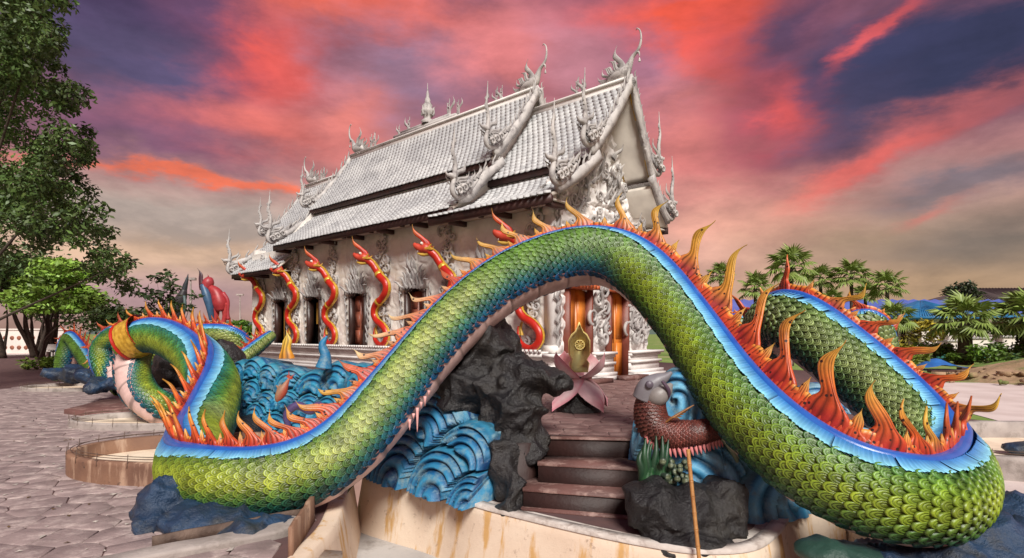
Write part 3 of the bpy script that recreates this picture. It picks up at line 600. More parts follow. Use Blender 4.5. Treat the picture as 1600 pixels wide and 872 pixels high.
def nearwin(U, Vv):
    k = np.full(U.shape, .38)
    for x in WX:
        d = np.hypot((U-x)/.85, (Vv-2.45)/.75); k = np.maximum(k, np.clip(1.5-d, 0, 1)); k = np.where(np.abs(U-x) < .45, np.where(Vv < 2.1, .25, k), k)
    for x in (.45, 2.98, 5.45, 7.9, 10.1, 12.4): k = np.maximum(k, np.clip(1.3-np.abs(U-x)/.3, 0, 1))
    return k*np.clip((3.6-Vv)*2+.3, 0, 1)
wall_grid('side_wall', 0, 0, lambda U, Vv, h: np.stack([U, h, Vv], -1), [winhole(x) for x in WX], .05, 1., M['stucco'], None, np.linspace(0, TL, 520), np.linspace(.6, 3.75, 130), nearwin)
b = MB(); b.box(.05, -TW+.02, .6, TL-.05, -TW+.1, 4.5); b.box(TL-.3, -TW, .6, TL-.001, -.01, 3.9); b.build('rear_wall', M['stucco'], tp)
# -- gable wall: doors cut out
def doorhole(s_, w_, zt=1.86): return lambda u, v: (np.abs(-u-s_) < w_/2) & (v < zt+.16*(1-np.abs(-u-s_)/(w_/2)))
for s_, w_ in doors: pass
HR = 2.3; RS = .62       # ridge line; the far slope is a little steeper
def roofz(off, sec='f'):
    zr, z1, z2, z3 = SEC[sec]
    return zr-(zr-z1)*min(1, off/1.6) if off < 1.6 else z2-(z2-z3)*(off-1.45)/1.35
SEC = {'f': (6.52, 4.62, 4.45, 3.64), 'm': (7.06, 5.10, 4.92, 3.78), 'r': (6.55, 4.62, 4.44, 3.10)}
wall_grid('gable_wall', 0, 0, lambda U, Vv, h: np.stack([np.full(U.shape, -.0)-h+.35*np.clip((Vv-3.5)/.1, 0, 1), U, Vv], -1), [doorhole(*d) for d in doors]+[lambda u, v: v > np.interp(np.where(u+HR > 0, u+HR, -(u+HR)/RS), [0, 1.6, 2.35], [6.35, 4.5, 3.9])],
          .09, 5., M['stucco_clean'], None, np.linspace(-TW, 0, 230), np.linspace(.0, 6.5, 300), lambda U, Vv: np.clip((Vv-.5)*2, .1, 1)*np.where(Vv > 3.6, 1.5, .9))
# inside dark box behind the openings
b = MB(); b.box(.45, -TW+.3, .1, TL-.4, -.42, .14); b.box(.45, -.5, .6, TL-.4, -.42, 3.6); b.build('inner_wall', M['dark'], tp)
b = MB(); b.box(.42, -TW+.3, .1, .5, -.4, 3.0); b.build('inner_gable_wall', M['dark'], tp)
# -- flames helper for white ornaments
WT = [flame_mesh('w', 1, .34, .32, 1.05, 2, 0, .16, (.8, .8, .8), (.95, .95, .95), (1, 1, 1), None, 12, 7, k, ln, .55) for k, ln in ((0, .25), (1, .42), (2, .12))]
M['orn'] = pm('white_ornament', (.56, .53, .51), (.38, .36, .35), 3, .75, .3, 25, attr=True, c3=(.24, .22, .22), s3=5)
def fl(mb, p, d, side, L_, k=0, th=1.0):
    """white flame at p growing along d and leaning to side"""
    d = norm(np.array(d, float)); sx = np.array(side, float); sx = norm(sx-(sx@d)*d); y = np.cross(d, sx)
    V, Fq, C = WT[k % 3]; mb.add(V, Fq, C, mtx(np.array(p, float), sx*L_, y*L_*th, d*L_))
# -- windows
for wi, x in enumerate(WX):
    w = empty_part = bpy.data.objects.new('window', None); COLL.objects.link(w); w.parent = tp; w.location = (x, 0, 0)
    f = MB(); z0, z1 = WZ0, WZ1
    f.box(-WH-.06, -.13, z0-.02, -WH+.02, .075, z1+.02); f.box(WH-.02, -.13, z0-.02, WH+.06, .075, z1+.02); f.box(-WH+.021, -.13, z0-.02, WH-.021, .09, z0+.05)
    nseg = 8
    for i in range(nseg):
        a0, a1 = -WH-.06+(2*WH+.12)*i/nseg, -WH-.06+(2*WH+.12)*(i+1)/nseg; am = (a0+a1)/2; zz = z1+.16*(1-abs(am)/(WH+.06))**1.2; f.box(a0, -.12, zz-.03, a1, .085, zz+.05)
    f.build('window_frame', M['frame'], w)
    if wi in (3,):
        g_ = box_mesh('pane', -.05, -.22, 1.3, WH-.06, -.19, 1.95); o = link('pane', g_, pm('ochre_curtain', (.42, .22, .03), (.3, .15, .02), 3), w)
    elif wi == 4: o = link('pane', box_mesh('pane', -.02, -.22, .7, WH-.06, -.19, 1.9), pm('ochre_curtain', (.42, .22, .03)), w)
    else:
        for sgn in (-1, 1):
            sh = MB(); xa, xb = (-.31, -.006) if sgn < 0 else (.006, .31); sh.box(xa, -.12, z0+.05, xb, -.08, z1+.03)
            for q in range(3): sh.box(xa+.05, -.082, z0+.12+q*.44, xb-.05, -.06, z0+.46+q*.44)
            sh.build('shutter', M['shutter'], w)
    # carved crown above
    c = MB()
    for i in range(-4, 5):
        a = i*.26; L_ = .95-.13*abs(i); p = (i*.075, .05, z1+.14+.02*(4-abs(i))); fl(c, p, (math.sin(a), .12, math.cos(a)), (1 if i <= 0 else -1, 0, 0), L_*.8, abs(i), 1.2)
    for i in range(-3, 4):
        a = i*.42; fl(c, (i*.11, .07, z1+.1), (math.sin(a), .25, math.cos(a)), (1 if i <= 0 else -1, 0, 0), .42, i+3, 1.5)
    for sgn in (-1, 1):
        for q in range(7): fl(c, (sgn*(.44+.02*q), .05, z0+.15+q*.2), (sgn*.5, .2, 1), (-sgn, 0, 0), .28, q, 1.4)
    c.build('carved_crown', M['orn'], w, True)
# -- doors in the gable
for di, (s_, w_) in enumerate(doors):
    d = bpy.data.objects.new('door', None); COLL.objects.link(d); d.parent = tp; d.location = (0, -s_, 0); hw = w_/2; zt = 1.86
    f = MB(); f.box(-.16, -hw-.05, .001, .25, -hw+.015, zt+.06); f.box(-.16, hw-.015, .001, .25, hw+.05, zt+.06)
    f.build('door_frame', pm('red_brown_frame', (.20, .05, .03), (.14, .035, .02), 4, .5, .2), d)
    t_ = MB()
    for i in range(8):
        a0, a1 = -hw-.1+(2*hw+.2)*i/8, -hw-.1+(2*hw+.2)*(i+1)/8; am = (a0+a1)/2; t_.box(-.30, a0, zt+.065, .2, a1, zt+.12+.22*(1-abs(am)/(hw+.1)))
    t_.build('pediment', pm('orange_red_pediment', (.55, .13, .04), (.4, .08, .03), 4, .5, .2), d)
    for sg in (-1, 1):
        l_ = MB(); ya, yb = (-hw+.016, -.004) if sg < 0 else (.004, hw-.016); l_.box(.0, ya, .03, .05, yb, zt+.06)
        l_.box(-.02, ya+.05, .15, 0, yb-.05, .8); l_.box(-.02, ya+.05, .9, 0, yb-.05, zt-.05); l_.build('door_leaf', M['orange'], d)
    st = MB(); st.box(-.62, -hw-.1, .0, -.34, hw+.1, .10); st.build('door_step', M['step'], d)
b = MB(); b.box(-.10, -.16, .625, .12, .075, 3.6); b.box(-.13, -.19, .63, .15, .10, .78); b.box(-.13, -.19, 3.35, .15, .10, 3.55); b.build('corner_pilaster', M['stucco_clean'], tp)
# big white scroll relief between doors
def puff(mb, c, r, n, seed, sq=(.5, 1, 1)):
    rr = random.Random(seed); bm = bmesh.new(); bmesh.ops.create_icosphere(bm, subdivisions=2, radius=1); V0 = np.array([v.co[:] for v in bm.verts]); F0 = np.array([[v.index for v in f.verts] for f in bm.faces]); bm.free()
    for i in range(n):
        q = rr.uniform(.35, 1)*.45; p = np.array(c)+np.array([rr.uniform(-1, 1)*r[k] for k in range(3)]); mb.add(V0*np.array(sq)*q*max(r)*.5, F0, None, mtx(p, *np.eye(3)))
def spiral(mb, c, R0, turns=1.6, th=.05, plane='x', sgn=1, ph=0):
    t = np.linspace(0, 1, 26); a = ph+sgn*turns*2*math.pi*t; r = R0*(1-t)**.8+.01
    pts = [(c[0], c[1]+r_*math.cos(a_), c[2]+r_*math.sin(a_)) if plane == 'x' else (c[0]+r_*math.cos(a_), c[1], c[2]+r_*math.sin(a_)) for r_, a_ in zip(r, a)]
    V, Fq = tube(pts, th*(1-.6*t), 7, (1, 0, 0) if plane == 'x' else (0, 1, 0), step=.03); mb.add(V, Fq)
rr = random.Random(4)
for yc in (-1.53, -2.98, -3.35):
    c = MB()
    for k in range(16): spiral(c, (-.13, yc+rr.uniform(-.32, .32), .95+k*.155+rr.uniform(-.05, .05)), rr.uniform(.10, .2), 1.5, .045, 'x', rr.choice((-1, 1)), rr.uniform(0, 6))
    for k in range(14): fl(c, (-.12, yc+rr.uniform(-.33, .33), .8+k*.19), (-.3, rr.uniform(-.8, .8), 1), (0, rr.choice((-1, 1)), 0), rr.uniform(.3, .5), k, 1.3)
    c.build('scroll_relief', M['orn'], tp, True)
c = MB()
for k in range(130):
    y = -TW/2+rr.uniform(-2., 2.); z = rr.uniform(2.3, 5.6)
    if abs(y+HR)/(1 if y > -HR else RS) > np.interp(z, [3.6, 4.4, 6.4], [2.1, 1.5, .1]): continue
    fl(c, (-.14 if z < 3.5 else .2, y, z), (-.35, rr.uniform(-.8, .8), 1), (0, rr.choice((-1, 1)), 0), rr.uniform(.2, .48), k, 1.4)
for k in range(60):
    y = -TW/2+rr.uniform(-2., 2.); z = rr.uniform(2.2, 5.2)
    if abs(y+HR)/(1 if y > -HR else RS) > np.interp(z, [3.6, 4.4, 6.4], [2.1, 1.4, .1]): continue
    spiral(c, (-.14 if z < 3.5 else .2, y, z), rr.uniform(.07, .15), 1.5, .032, 'x', rr.choice((-1, 1)), rr.uniform(0, 6))
for k in range(26): fl(c, (-.1, -.06-.02*(k % 2), .75+k*.115), (-.3, .3, 1), (0, 1 if k % 2 else -1, 0), .34, k, 1.5)
c.build('gable_relief', M['orn'], tp, True, kind='stuff')
# -- cloud pilasters and red nagas on the long wall
def wall_naga(x, hs=1.0, partial=False):
    n = bpy.data.objects.new('wall_naga', None); COLL.objects.link(n); n.parent = tp; n.location = (x, .0, 0)
    pts = [(.10, .17, .72), (-.02, .17, .68), (-.15, .18, .78), (-.20, .19, .95), (-.12, .2, 1.12), (-.02, .19, 1.3)][:0]
    # S from tail (bottom) to head (top)
    pts = [(.24, .14, 1.16), (.22, .17, .90), (.10, .19, .76), (-.06, .2, .72), (-.20, .2, .84), (-.22, .2, 1.02), (-.10, .2, 1.20), (.10, .2, 1.34), (.20, .2, 1.52), (.14, .2, 1.74), (-.06, .2, 1.90), (-.22, .21, 2.08), (-.22, .22, 2.28), (-.06, .24, 2.46), (.06, .24, 2.62), (.14, .30, 2.80), (.24, .40, 2.92)]
    pts = [((a-.02)*1.3 if c < 2.7 else a*1.15, b, c) for a, b, c in pts]
    rad = [.03, .05, .065, .075, .085, .09, .09, .09, .095, .10, .10, .105, .105, .105, .10, .10, .095]
    V, Fq = tube(pts, rad, 12, (0, 1, 0), step=.045); mb = MB(); mb.add(V, Fq); mb.build('red_body', M['red'], n, True)
    C_ = np.hstack([np.array(pts), np.array(rad)[:, None]]); S, s = catmull(C_, .05); T, N, B = frames(S[:, :3], np.tile((0, 1., 0), (len(S), 1)))
    Vs = []; b = np.linspace(-.5, .5, 7); side = np.where(np.gradient(S[:, 2]) > -9, -1, 1)
    for i in range(len(S)):
        ph = .02*(i % 2)
        for q in b: ang = math.pi/2*1.12+q; Vs.append(S[i, :3]+(S[i, 3]*(1.06+ph+.12*(abs(q) > .5)))*(math.cos(ang)*N[i]+math.sin(ang)*B[i]))
    link('gold_belly', mesh_np('gold_belly', Vs, grid_faces(len(S), 7), None, True), M['gold'], n)
    for t_ in (.60, .86):
        i = int(t_*(len(S)-1)); a = np.linspace(0, 2*math.pi, 16, endpoint=False); u = np.linspace(-1, 1, 5)
        V = [S[i, :3]+T[i]*.045*uu_+S[i, 3]*(1.16-.1*uu_**2)*(math.cos(q)*N[i]+math.sin(q)*B[i]) for uu_ in u for q in a]
        link('collar', mesh_np('collar', V, grid_faces(5, 16, False, True), None, True), M['gold'], n)
    # head: snout, jaw, crest flames
    hd = MB(); p0 = np.array(pts[-1]); fw = norm(np.array((.75, .62, .12))); up = np.array((0, 0, 1.))
    V, Fq = tube([p0-fw*.05, p0+fw*.06+up*.03, p0+fw*.18+up*.02, p0+fw*.30+up*.07, p0+fw*.34+up*.12], [.10, .13, .10, .065, .03], 10, (0, 0, 1)); hd.add(V, Fq, (.55, .06, .03))
    V, Fq = tube([p0+fw*.0-up*.07, p0+fw*.14-up*.11, p0+fw*.26-up*.10], [.06, .05, .02], 8, (0, 0, 1)); hd.add(V, Fq, (.7, .45, .08))
    sd_ = norm(np.cross(fw, up))
    for s_ in (-1, 1):
        V, Fq = tube([p0+fw*.12+up*.10+sd_*s_*.06, p0+fw*.15+up*.13+sd_*s_*.07, p0+fw*.18+up*.12+sd_*s_*.06], [.02, .035, .015], 8); hd.add(V, Fq, (.85, .8, .7))
        for q in range(3): V, Fq = tube([p0+fw*(.14+.05*q)-up*.02+sd_*s_*.045, p0+fw*(.145+.05*q)-up*.075+sd_*s_*.045], [.014, .004], 5, (1, 0, 0)); hd.add(V, Fq, (.9, .88, .8))
        V, Fq, C = SMALL['g'][0]; hd.add(V, Fq, np.ones((len(V), 3))*(.75, .42, .06), mtx(p0+sd_*s_*.1, -fw*.35, sd_*.3, norm(up-fw*.6+sd_*s_*.5)*.42))
    hd.build('naga_head', M['paint'], n, True)
    cr = MB(); V, Fq, C = flame_mesh('c', 1, .26, .2, 1, 3, .3, .2, (.55, .02, .01), (.6, .04, .015), (.7, .16, .03), (.85, .5, .1), 22, 9, 0, .1, .3); dd = norm(up*1-fw*-.55)
    dd = norm(up+fw*.62); cr.add(V, Fq, C, mtx(p0+up*.03, norm(fw-up*.62)*.62, sd_*.5, dd*.68)); cr.build('crest', M['paint'], n, True)
    tl = MB(); V, Fq, C = flame_mesh('c', 1, .4, .3, 1, 3, 0, .3, (.75, .45, .06), (.8, .5, .08), (.85, .6, .12), None, 14, 7); tl.add(V, Fq, C, mtx((.22, .15, .98), (-.3, 0, 0), (0, .3, 0), (0, 0, .42))); tl.build('tail', M['paint'], n, True)
    cl = MB(); rq = random.Random(int(x*10))
    for k in range(34):
        z = .68+k*.088; spiral(cl, (rq.uniform(-.20, .22), .09, z), rq.uniform(.07, .12), 1.3, .04, 'y', rq.choice((-1, 1)), rq.uniform(0, 6))
    cl.build('cloud_relief', M['orn'], n, True)
for x in (.45, 2.98, 5.45, 7.9, 10.1, 12.4): wall_naga(x)
# -- roof
def tile_proto():
    z = .035; V = [(-.5, 0, .0), (.5, 0, .0), (-.5, .62, .02), (0, .62, z), (.5, .62, .02), (-.28, .92, .05), (0, 1.08, z*.8), (.28, .92, .05), (0, 0, z*.8), (-.5, .62, -.25), (-.28, .92, -.25), (0, 1.08, -.22), (.28, .92, -.25), (.5, .62, -.25)]
    F = [(0, 2, 3, 8), (8, 3, 4, 1), (2, 5, 6, 3), (3, 6, 7, 4), (9, 10, 5, 2), (10, 11, 6, 5), (11, 12, 7, 6), (12, 13, 4, 7)]
    return np.array(V, float), np.array([f[::-1] for f in F])
TP_ = tile_proto(); tiles = []; tz = []
M['tile_obj'] = M['tile']
def slope(sec, x0, x1, off0, off1, za, zb, right=False, tw=.165, tl=.15):
    sg = -RS if right else 1
    n = 10; t = np.linspace(0, 1, n); off = off0+(off1-off0)*t; z = za+(zb-za)*t-.10*np.sin(t*math.pi)*(off1-off0)/1.5
    y = -HR+sg*off
    V = [(x, y_, z_) for x in (x0, x1) for y_, z_ in zip(y, z)]+[(x, y_, z_-.07) for x in (x0, x1) for y_, z_ in zip(y, z)]
    Fq = [(i, i+1, n+i+1, n+i) for i in range(n-1)]+[(2*n+i, 3*n+i, 3*n+i+1, 2*n+i+1) for i in range(n-1)]+[(n-1, 3*n-1, 4*n-1, 2*n-1), (0, n, 3*n, 2*n)]
    Fq += [(i, 2*n+i, 2*n+i+1, i+1) for i in range(n-1)]+[(n+i, n+i+1, 3*n+i+1, 3*n+i) for i in range(n-1)]
    link('roof_slope', mesh_np('roof_slope', V, Fq), M['soffit'], tp)
    L_ = sum(math.hypot(y[i+1]-y[i], z[i+1]-z[i]) for i in range(n-1)); d = np.r_[0, np.cumsum(np.hypot(np.diff(y), np.diff(z)))]
    rows = int(L_/tl)
    for r_ in range(rows+1):
        s_ = L_*(r_)/rows; yy, zz = np.interp(s_, d, y), np.interp(s_, d, z); y2, z2 = np.interp(min(s_+.1, L_), d, y), np.interp(min(s_+.1, L_), d, z); y1, z1 = np.interp(s_-.1 if s_ > .1 else 0, d, y), np.interp(s_-.1 if s_ > .1 else 0, d, z)
        dn = norm(np.array((0, y2-y1, z2-z1))); up = np.cross(np.array((1., 0, 0)), dn); up = up if up[2] > 0 else -up
        nx = int((x1-x0)/tw); ox = tw/2 if r_ % 2 else 0
        dt = norm(dn+up*.17)
        ut = np.cross((1., 0, 0), dt); ut = ut if ut[2] > 0 else -ut
        for q in range(nx):
            xx = x0+tw*(q+.5)+ox
            if xx > x1: continue
            X = np.array((1., 0, 0)) if np.dot(np.cross((1., 0, 0), dt), ut) > 0 else np.array((-1., 0, 0))
            tiles.append(mtx(np.array((xx, yy, zz))-dn*tl*.6+up*.015+np.array((0, 0, random.uniform(-.003, .003))), X*tw*.97, dt*tl*1.55, ut*tw*random.uniform(.9, 1.1))); tz.append((0 if right else 1))
for sec, x0, x1 in (('f', -.42, 2.55), ('m', 2.3, 10.6), ('r', 10.35, 13.7)):
    zr, z1, z2, z3 = SEC[sec]
    for rt in (False, True):
        slope(sec, x0, x1, .02, 1.6, zr, z1, rt); slope(sec, x0-(0 if sec != 'm' else 0), (3.1 if sec == 'f' else x1), 1.42, 2.8, z2, z3, rt)
        sg = -RS if rt else 1
        for off, zz in ((1.60, z1), (2.82, z3)):
            xb = 3.1 if (sec == 'f' and off > 2) else x1
            b = MB(); y_ = -HR+sg*off; b.box(x0+.02, y_-.05, zz-.20, xb, y_+.03, zz-.035); b.build('eave_board', M['fascia'], tp)
        b = MB(); ya, yb = sorted((-HR+sg*2.76, -HR+sg*2.3-0*sg)); b.box(x0+.05, ya, z3-.13, (3.1 if sec == 'f' else x1)-.03, yb, z3-.10); b.build('eave_soffit', M['soffit'], tp)
        if not rt:
            nb_ = max(2, int((x1-x0)/1.3))
            for q in range(nb_+1):
                xx = x0+.1+(x1-x0-.25)*q/nb_; b = MB(); b.box(xx, -.0, z3-.24, xx+.09, .49, z3-.131); b.build('eave_beam', M['fascia'], tp)
            for q in range(nb_):
                if sec != 'r': link('soffit_lamp', (lambda t: mesh_np('lamp', t[0], t[1], None, True))(tube([(x0+.8+1.3*q, .28, z3-.128), (x0+.8+1.3*q, .28, z3-.17)], [.07, .06], 12, (0, 1, 0), step=.02)), M['frame'], tp)
    # closing wall where the taller section stands above its neighbour
    if sec == 'm':
        for xx, s2 in ((2.42, 'f'), (10.48, 'r')):
            b = MB(); b.add([(xx, -HR, 7.1), (xx, -HR+1.5, 5.1), (xx, -HR+2.6, 3.8), (xx, -HR-2.6*RS, 3.8), (xx, -HR-1.5*RS, 5.1)], [(0, 1, 2, 3, 4)]); b.build('step_gable', M['stucco'], tp)
    # ridge beam
    b = MB(); b.box(x0, -HR-.09, zr-.12, x1, -HR+.09, zr+.10); b.box(x0, -HR-.13, zr+.10, x1, -HR+.13, zr+.15); b.build('ridge_beam', M['stucco_clean'], tp)
# tiles: world-space ranking by distance, 300 nearest as parts
tiles = np.array(tiles); A4 = np.eye(4); ca, sa = math.cos(TA), math.sin(TA); A4[:2, :2] = [[ca, -sa], [sa, ca]]; A4[:3, 3] = TC
wp = np.einsum('ij,kj->ki', A4, tiles[:, :, 3])[:, :3]; dist = np.linalg.norm(wp-np.array([0, 0, EYE]), axis=1)+np.where(np.array(tz) == 1, 0, 100)
order = np.argsort(dist); tme = mesh_np('roof_tile', TP_[0], TP_[1]); tme.materials.append(M['tile'])
for i in order[:300]:
    o = bpy.data.objects.new('roof_tile', tme); COLL.objects.link(o); o.parent = tp; o.matrix_basis = Matrix(tiles[i].tolist())
V, Fs, C = instances(TP_[0], TP_[1], tiles[order[300:]]); link('roof_tile_cover', mesh_np('roof_tile_cover', V, Fs), M['tile'], tp, None, 'stuff')
# gold lined soffit in front of the gable
for sg in (1, -RS):
    for off0, off1, za, zb in ((.05, 1.6, 6.42, 4.58),):
        for xx, w_ in ((-.40, .05), (.28, .05)):
            b = MB(); y0, y1 = -HR+sg*off0, -HR+sg*off1; b.add([(xx, y0, za-.09), (xx+w_, y0, za-.09), (xx+w_, y1, zb-.11), (xx, y1, zb-.11), (xx, y0, za-.03), (xx+w_, y0, za-.03), (xx+w_, y1, zb-.03), (xx, y1, zb-.03)], [(0, 1, 2, 3), (4, 7, 6, 5), (0, 4, 5, 1), (2, 6, 7, 3), (1, 5, 6, 2), (3, 7, 4, 0)]); b.build('gold_moulding', M['gold'], tp)
# -- bargeboards, roof nagas, finials
def bargeboard(x, sg, pts, wd=.16, nf=12, fls=.26):
    sg = sg if sg > 0 else -RS; b = MB(); C_ = np.array([(x, -HR+sg*o_, z_) for o_, z_ in pts]); S, s = catmull(C_, .12)
    T = norm(np.gradient(S, axis=0)); Nn = np.cross(T, (1., 0, 0)); Nn = np.where(Nn[:, 2:3] < 0, -Nn, Nn)
    q = []
    for p, n_ in zip(S, Nn):
        for dx, dn in ((-.05, -wd), (-.05, wd*.5), (.05, wd*.5), (.05, -wd)): q.append(p+np.array((dx, 0, 0))+n_*(dn+.02*math.sin(len(q)*1.3)))
    b.add(q, grid_faces(len(S), 4, False, True).tolist()+[(0, 1, 2, 3), tuple(len(q)-4+i for i in (3, 2, 1, 0))])
    o = b.build('bargeboard', M['orn'], tp)
    fm = mesh_np('flame', WT[0][0], WT[0][1], WT[0][2], True); fm.materials.append(M['orn'])
    for i in np.linspace(1, len(S)-2, nf).astype(int):
        f_ = bpy.data.objects.new('flame', fm); COLL.objects.link(f_); f_.parent = o; d = norm(Nn[i]*.8+T[i]*-.6+np.array((0, 0, .4))); sx = norm(T[i]-(T[i]@d)*d); f_.matrix_basis = Matrix(mtx(S[i]+Nn[i]*wd*.3, -sx*fls, np.cross(d, -sx)*fls*1.5, d*fls*1.3).tolist())
def roof_naga(x, sg, y, z, sc=1.0, turn=0.):
    """white naga head rising at the foot of a bargeboard, with a tall flame crest"""
    sc *= .88; mb = MB(); o_ = np.array((x, -HR+(sg if sg > 0 else -RS)*y, z)); out = np.array((0, sg, 0.)); up = np.array((0, 0, 1.)); xv = np.array((1., 0, 0))
    pts = [o_-out*.75*sc+up*.62*sc, o_-out*.45*sc+up*.28*sc, o_-out*.15*sc+up*.02*sc, o_+out*.12*sc-up*.04*sc, o_+out*.26*sc+up*.12*sc, o_+out*.22*sc+up*.34*sc, o_+out*.20*sc+up*.48*sc]
    V, Fq = tube(pts, [.045*sc, .06*sc, .07*sc, .08*sc, .08*sc, .07*sc, .06*sc], 10, (1, 0, 0)); mb.add(V, Fq)
    h = pts[-1]; V, Fq = tube([h, h+out*.10*sc+up*.05*sc, h+out*.24*sc+up*.04*sc, h+out*.33*sc+up*.12*sc], [.07*sc, .08*sc, .045*sc, .02*sc], 8, (1, 0, 0)); mb.add(V, Fq)
    for k in range(9):
        q_ = h+up*(.02+.125*k)*sc-out*(.05*math.sin(k*.9))*sc; fl(mb, q_, up*(.9+.12*k)+out*(.55 if k % 2 else -.45)*(1-k*.07), -out if k % 2 else out, (.42-.022*k)*sc, k, 1.1)
    V, Fq = tube([h, h+up*.4*sc-out*.05*sc, h+up*.8*sc+out*.04*sc, h+up*1.1*sc, h+up*1.55*sc-out*.03*sc], [.075*sc, .06*sc, .045*sc, .03*sc, .004], 8, (1, 0, 0)); mb.add(V, Fq)
    for k in range(4): fl(mb, h-out*.06*sc*k+up*(-.05-.1*k)*sc, up-out*(.45+.15*k), -out, (.75-.08*k)*sc, k, 1.0)
    for k in range(3): fl(mb, h+up*(-.12*k)*sc+xv*.08, up*.7+out*.5, out, .26*sc, k, 1.2)
    for k in range(7): p = pts[0]*(1-k/7)+pts[3]*(k/7); fl(mb, p+up*.05*sc, up-out*.2, -out, .42*sc, k, 1.0)
    for k in range(4): fl(mb, pts[3]+up*(.06+.1*k)*sc+xv*-.1, up*.6-out*.6+xv*-.2, -out, .34*sc, k, 1.1)
    for k in range(3): p = pts[1]*(1-k/3)+pts[4]*(k/3); fl(mb, p-up*.08*sc, -up+out*.3, out, .22*sc, k, 1.2)
    for k in range(3): spiral(mb, o_+xv*-.13+out*(.12-.2*k)*sc+up*(.1+.12*k)*sc, .1*sc, 1.3, .035, 'x')
    mb.build('roof_naga', M['orn'], tp, True)
def swan(x, z, sc=1.0, rev=1):
    """chofa: long necked swan standing on the ridge, tail flames behind; rev=1 faces the front (-x)"""
    mb = MB(); fx = np.array((-rev*1., 0, 0)); up = np.array((0, 0, 1.)); o_ = np.array((x, -HR, z))
    def q(a, b): return o_+fx*a*sc+up*b*sc
    V, Fq = tube([q(-.55, .12), q(-.35, .22), q(-.1, .24), q(.14, .3), q(.3, .5), q(.42, .72), q(.60, .86), q(.70, 1.02), q(.74, 1.25), q(.70, 1.5), q(.58, 1.62), q(.55, 1.56)],
                 [.06*sc, .17*sc, .22*sc, .20*sc, .12*sc, .07*sc, .055*sc, .045*sc, .034*sc, .026*sc, .02*sc, .012*sc], 10, (0, 1, 0)); mb.add(V, Fq)
    V, Fq = tube([q(.58, .84), q(.66, .78), q(.68, .66)], [.05*sc, .035*sc, .01*sc], 8, (0, 1, 0)); mb.add(V, Fq)
    V, Fq = tube([q(.68, .62), q(.68, .56), q(.68, .48)], [.008*sc, .03*sc, .04*sc], 8, (0, 1, 0)); mb.add(V, Fq)
    for sgn in (-1, 1):
        for k in range(5): fl(mb, q(.05-.1*k, .3)+np.array((0, sgn*.14*sc, 0)), up*(.55-.05*k)-fx*(.8), up, (.62-.06*k)*sc, k, 1.3)
    for k in range(4): fl(mb, q(-.45-.06*k, .12), up*(.9-.15*k)-fx*(.35+.2*k), -fx, (.6-.08*k)*sc, k, 1.1)
    fl(mb, q(.0, .36), up-fx*.15, -fx, .95*sc, 2, .8)
    for k in range(3): V, Fq = tube([q(-.1+.12*k, -.05), q(-.1+.12*k, .2)], [.05*sc, .05*sc], 6, (1, 0, 0)); mb.add(V, Fq)
    mb.build('ridge_swan', M['orn'], tp, True)
def plume(x, z, sc, rev, n=2):
    mb = MB()
    for k in range(n):
        o_ = np.array((x+rev*k*.28*sc, -HR, z)); fl(mb, o_, (rev*.15, 0, 1), (rev, 0, 0), (.75-.18*k)*sc, k, 1.1)
        for j in range(4): fl(mb, o_+np.array((0, 0, .08+j*.13*sc)), ((-1)**j*.8, 0, 1), (-(-1)**j, 0, 0), (.32-.03*j)*sc, j, 1.3)
    mb.build('ridge_plume', M['orn'], tp, True)
up_pts = [(.02, 6.66), (.6, 5.82), (1.2, 5.1), (1.62, 4.66)]; lo_pts = [(1.35, 4.66), (1.9, 4.25), (2.4, 3.92), (2.75, 3.75)]
for sg in (1, -1):
    bargeboard(-.45, sg, up_pts, .13, 11); bargeboard(-.47, sg, lo_pts, .13, 6); roof_naga(-.47, sg, 1.72, 4.78, .82); roof_naga(-.49, sg, 2.72, 3.82, .85)
    bargeboard(2.22, sg, [(o_, z_+.52) for o_, z_ in up_pts], .13, 11); bargeboard(2.20, sg, [(o_, z_+.40 if i < 2 else z_+.2) for i, (o_, z_) in enumerate(lo_pts)], .13, 6)
    roof_naga(2.2, sg, 1.72, 5.3, .82); roof_naga(2.18, sg, 2.75, 3.98, .85)
    bargeboard(10.66, sg, [(o_, z_+.5) for o_, z_ in up_pts], .12, 9); roof_naga(10.7, sg, 1.7, 5.2, .72); bargeboard(10.66, sg, [(o_, z_+.3) for o_, z_ in lo_pts], .12, 5); roof_naga(10.72, sg, 2.75, 3.9, .9)
    bargeboard(13.74, sg, [(o_, z_-.08) for o_, z_ in up_pts], .12, 9); bargeboard(13.74, sg, [(o_, z_-.3) for o_, z_ in lo_pts], .12, 5); roof_naga(13.74, sg, 1.7, 4.6, .75); roof_naga(13.8, sg, 2.75, 3.15, .85)
swan(-.18, 6.64, .66, 1); plume(.85, 6.66, .62, 1, 2); swan(2.45, 7.18, .66, 1); plume(3.5, 7.2, .6, 1, 2)
swan(10.3, 7.2, .7, -1); plume(9.5, 7.2, .75, -1, 2); swan(13.45, 6.7, .7, -1); plume(12.7, 6.7, .7, -1, 2)
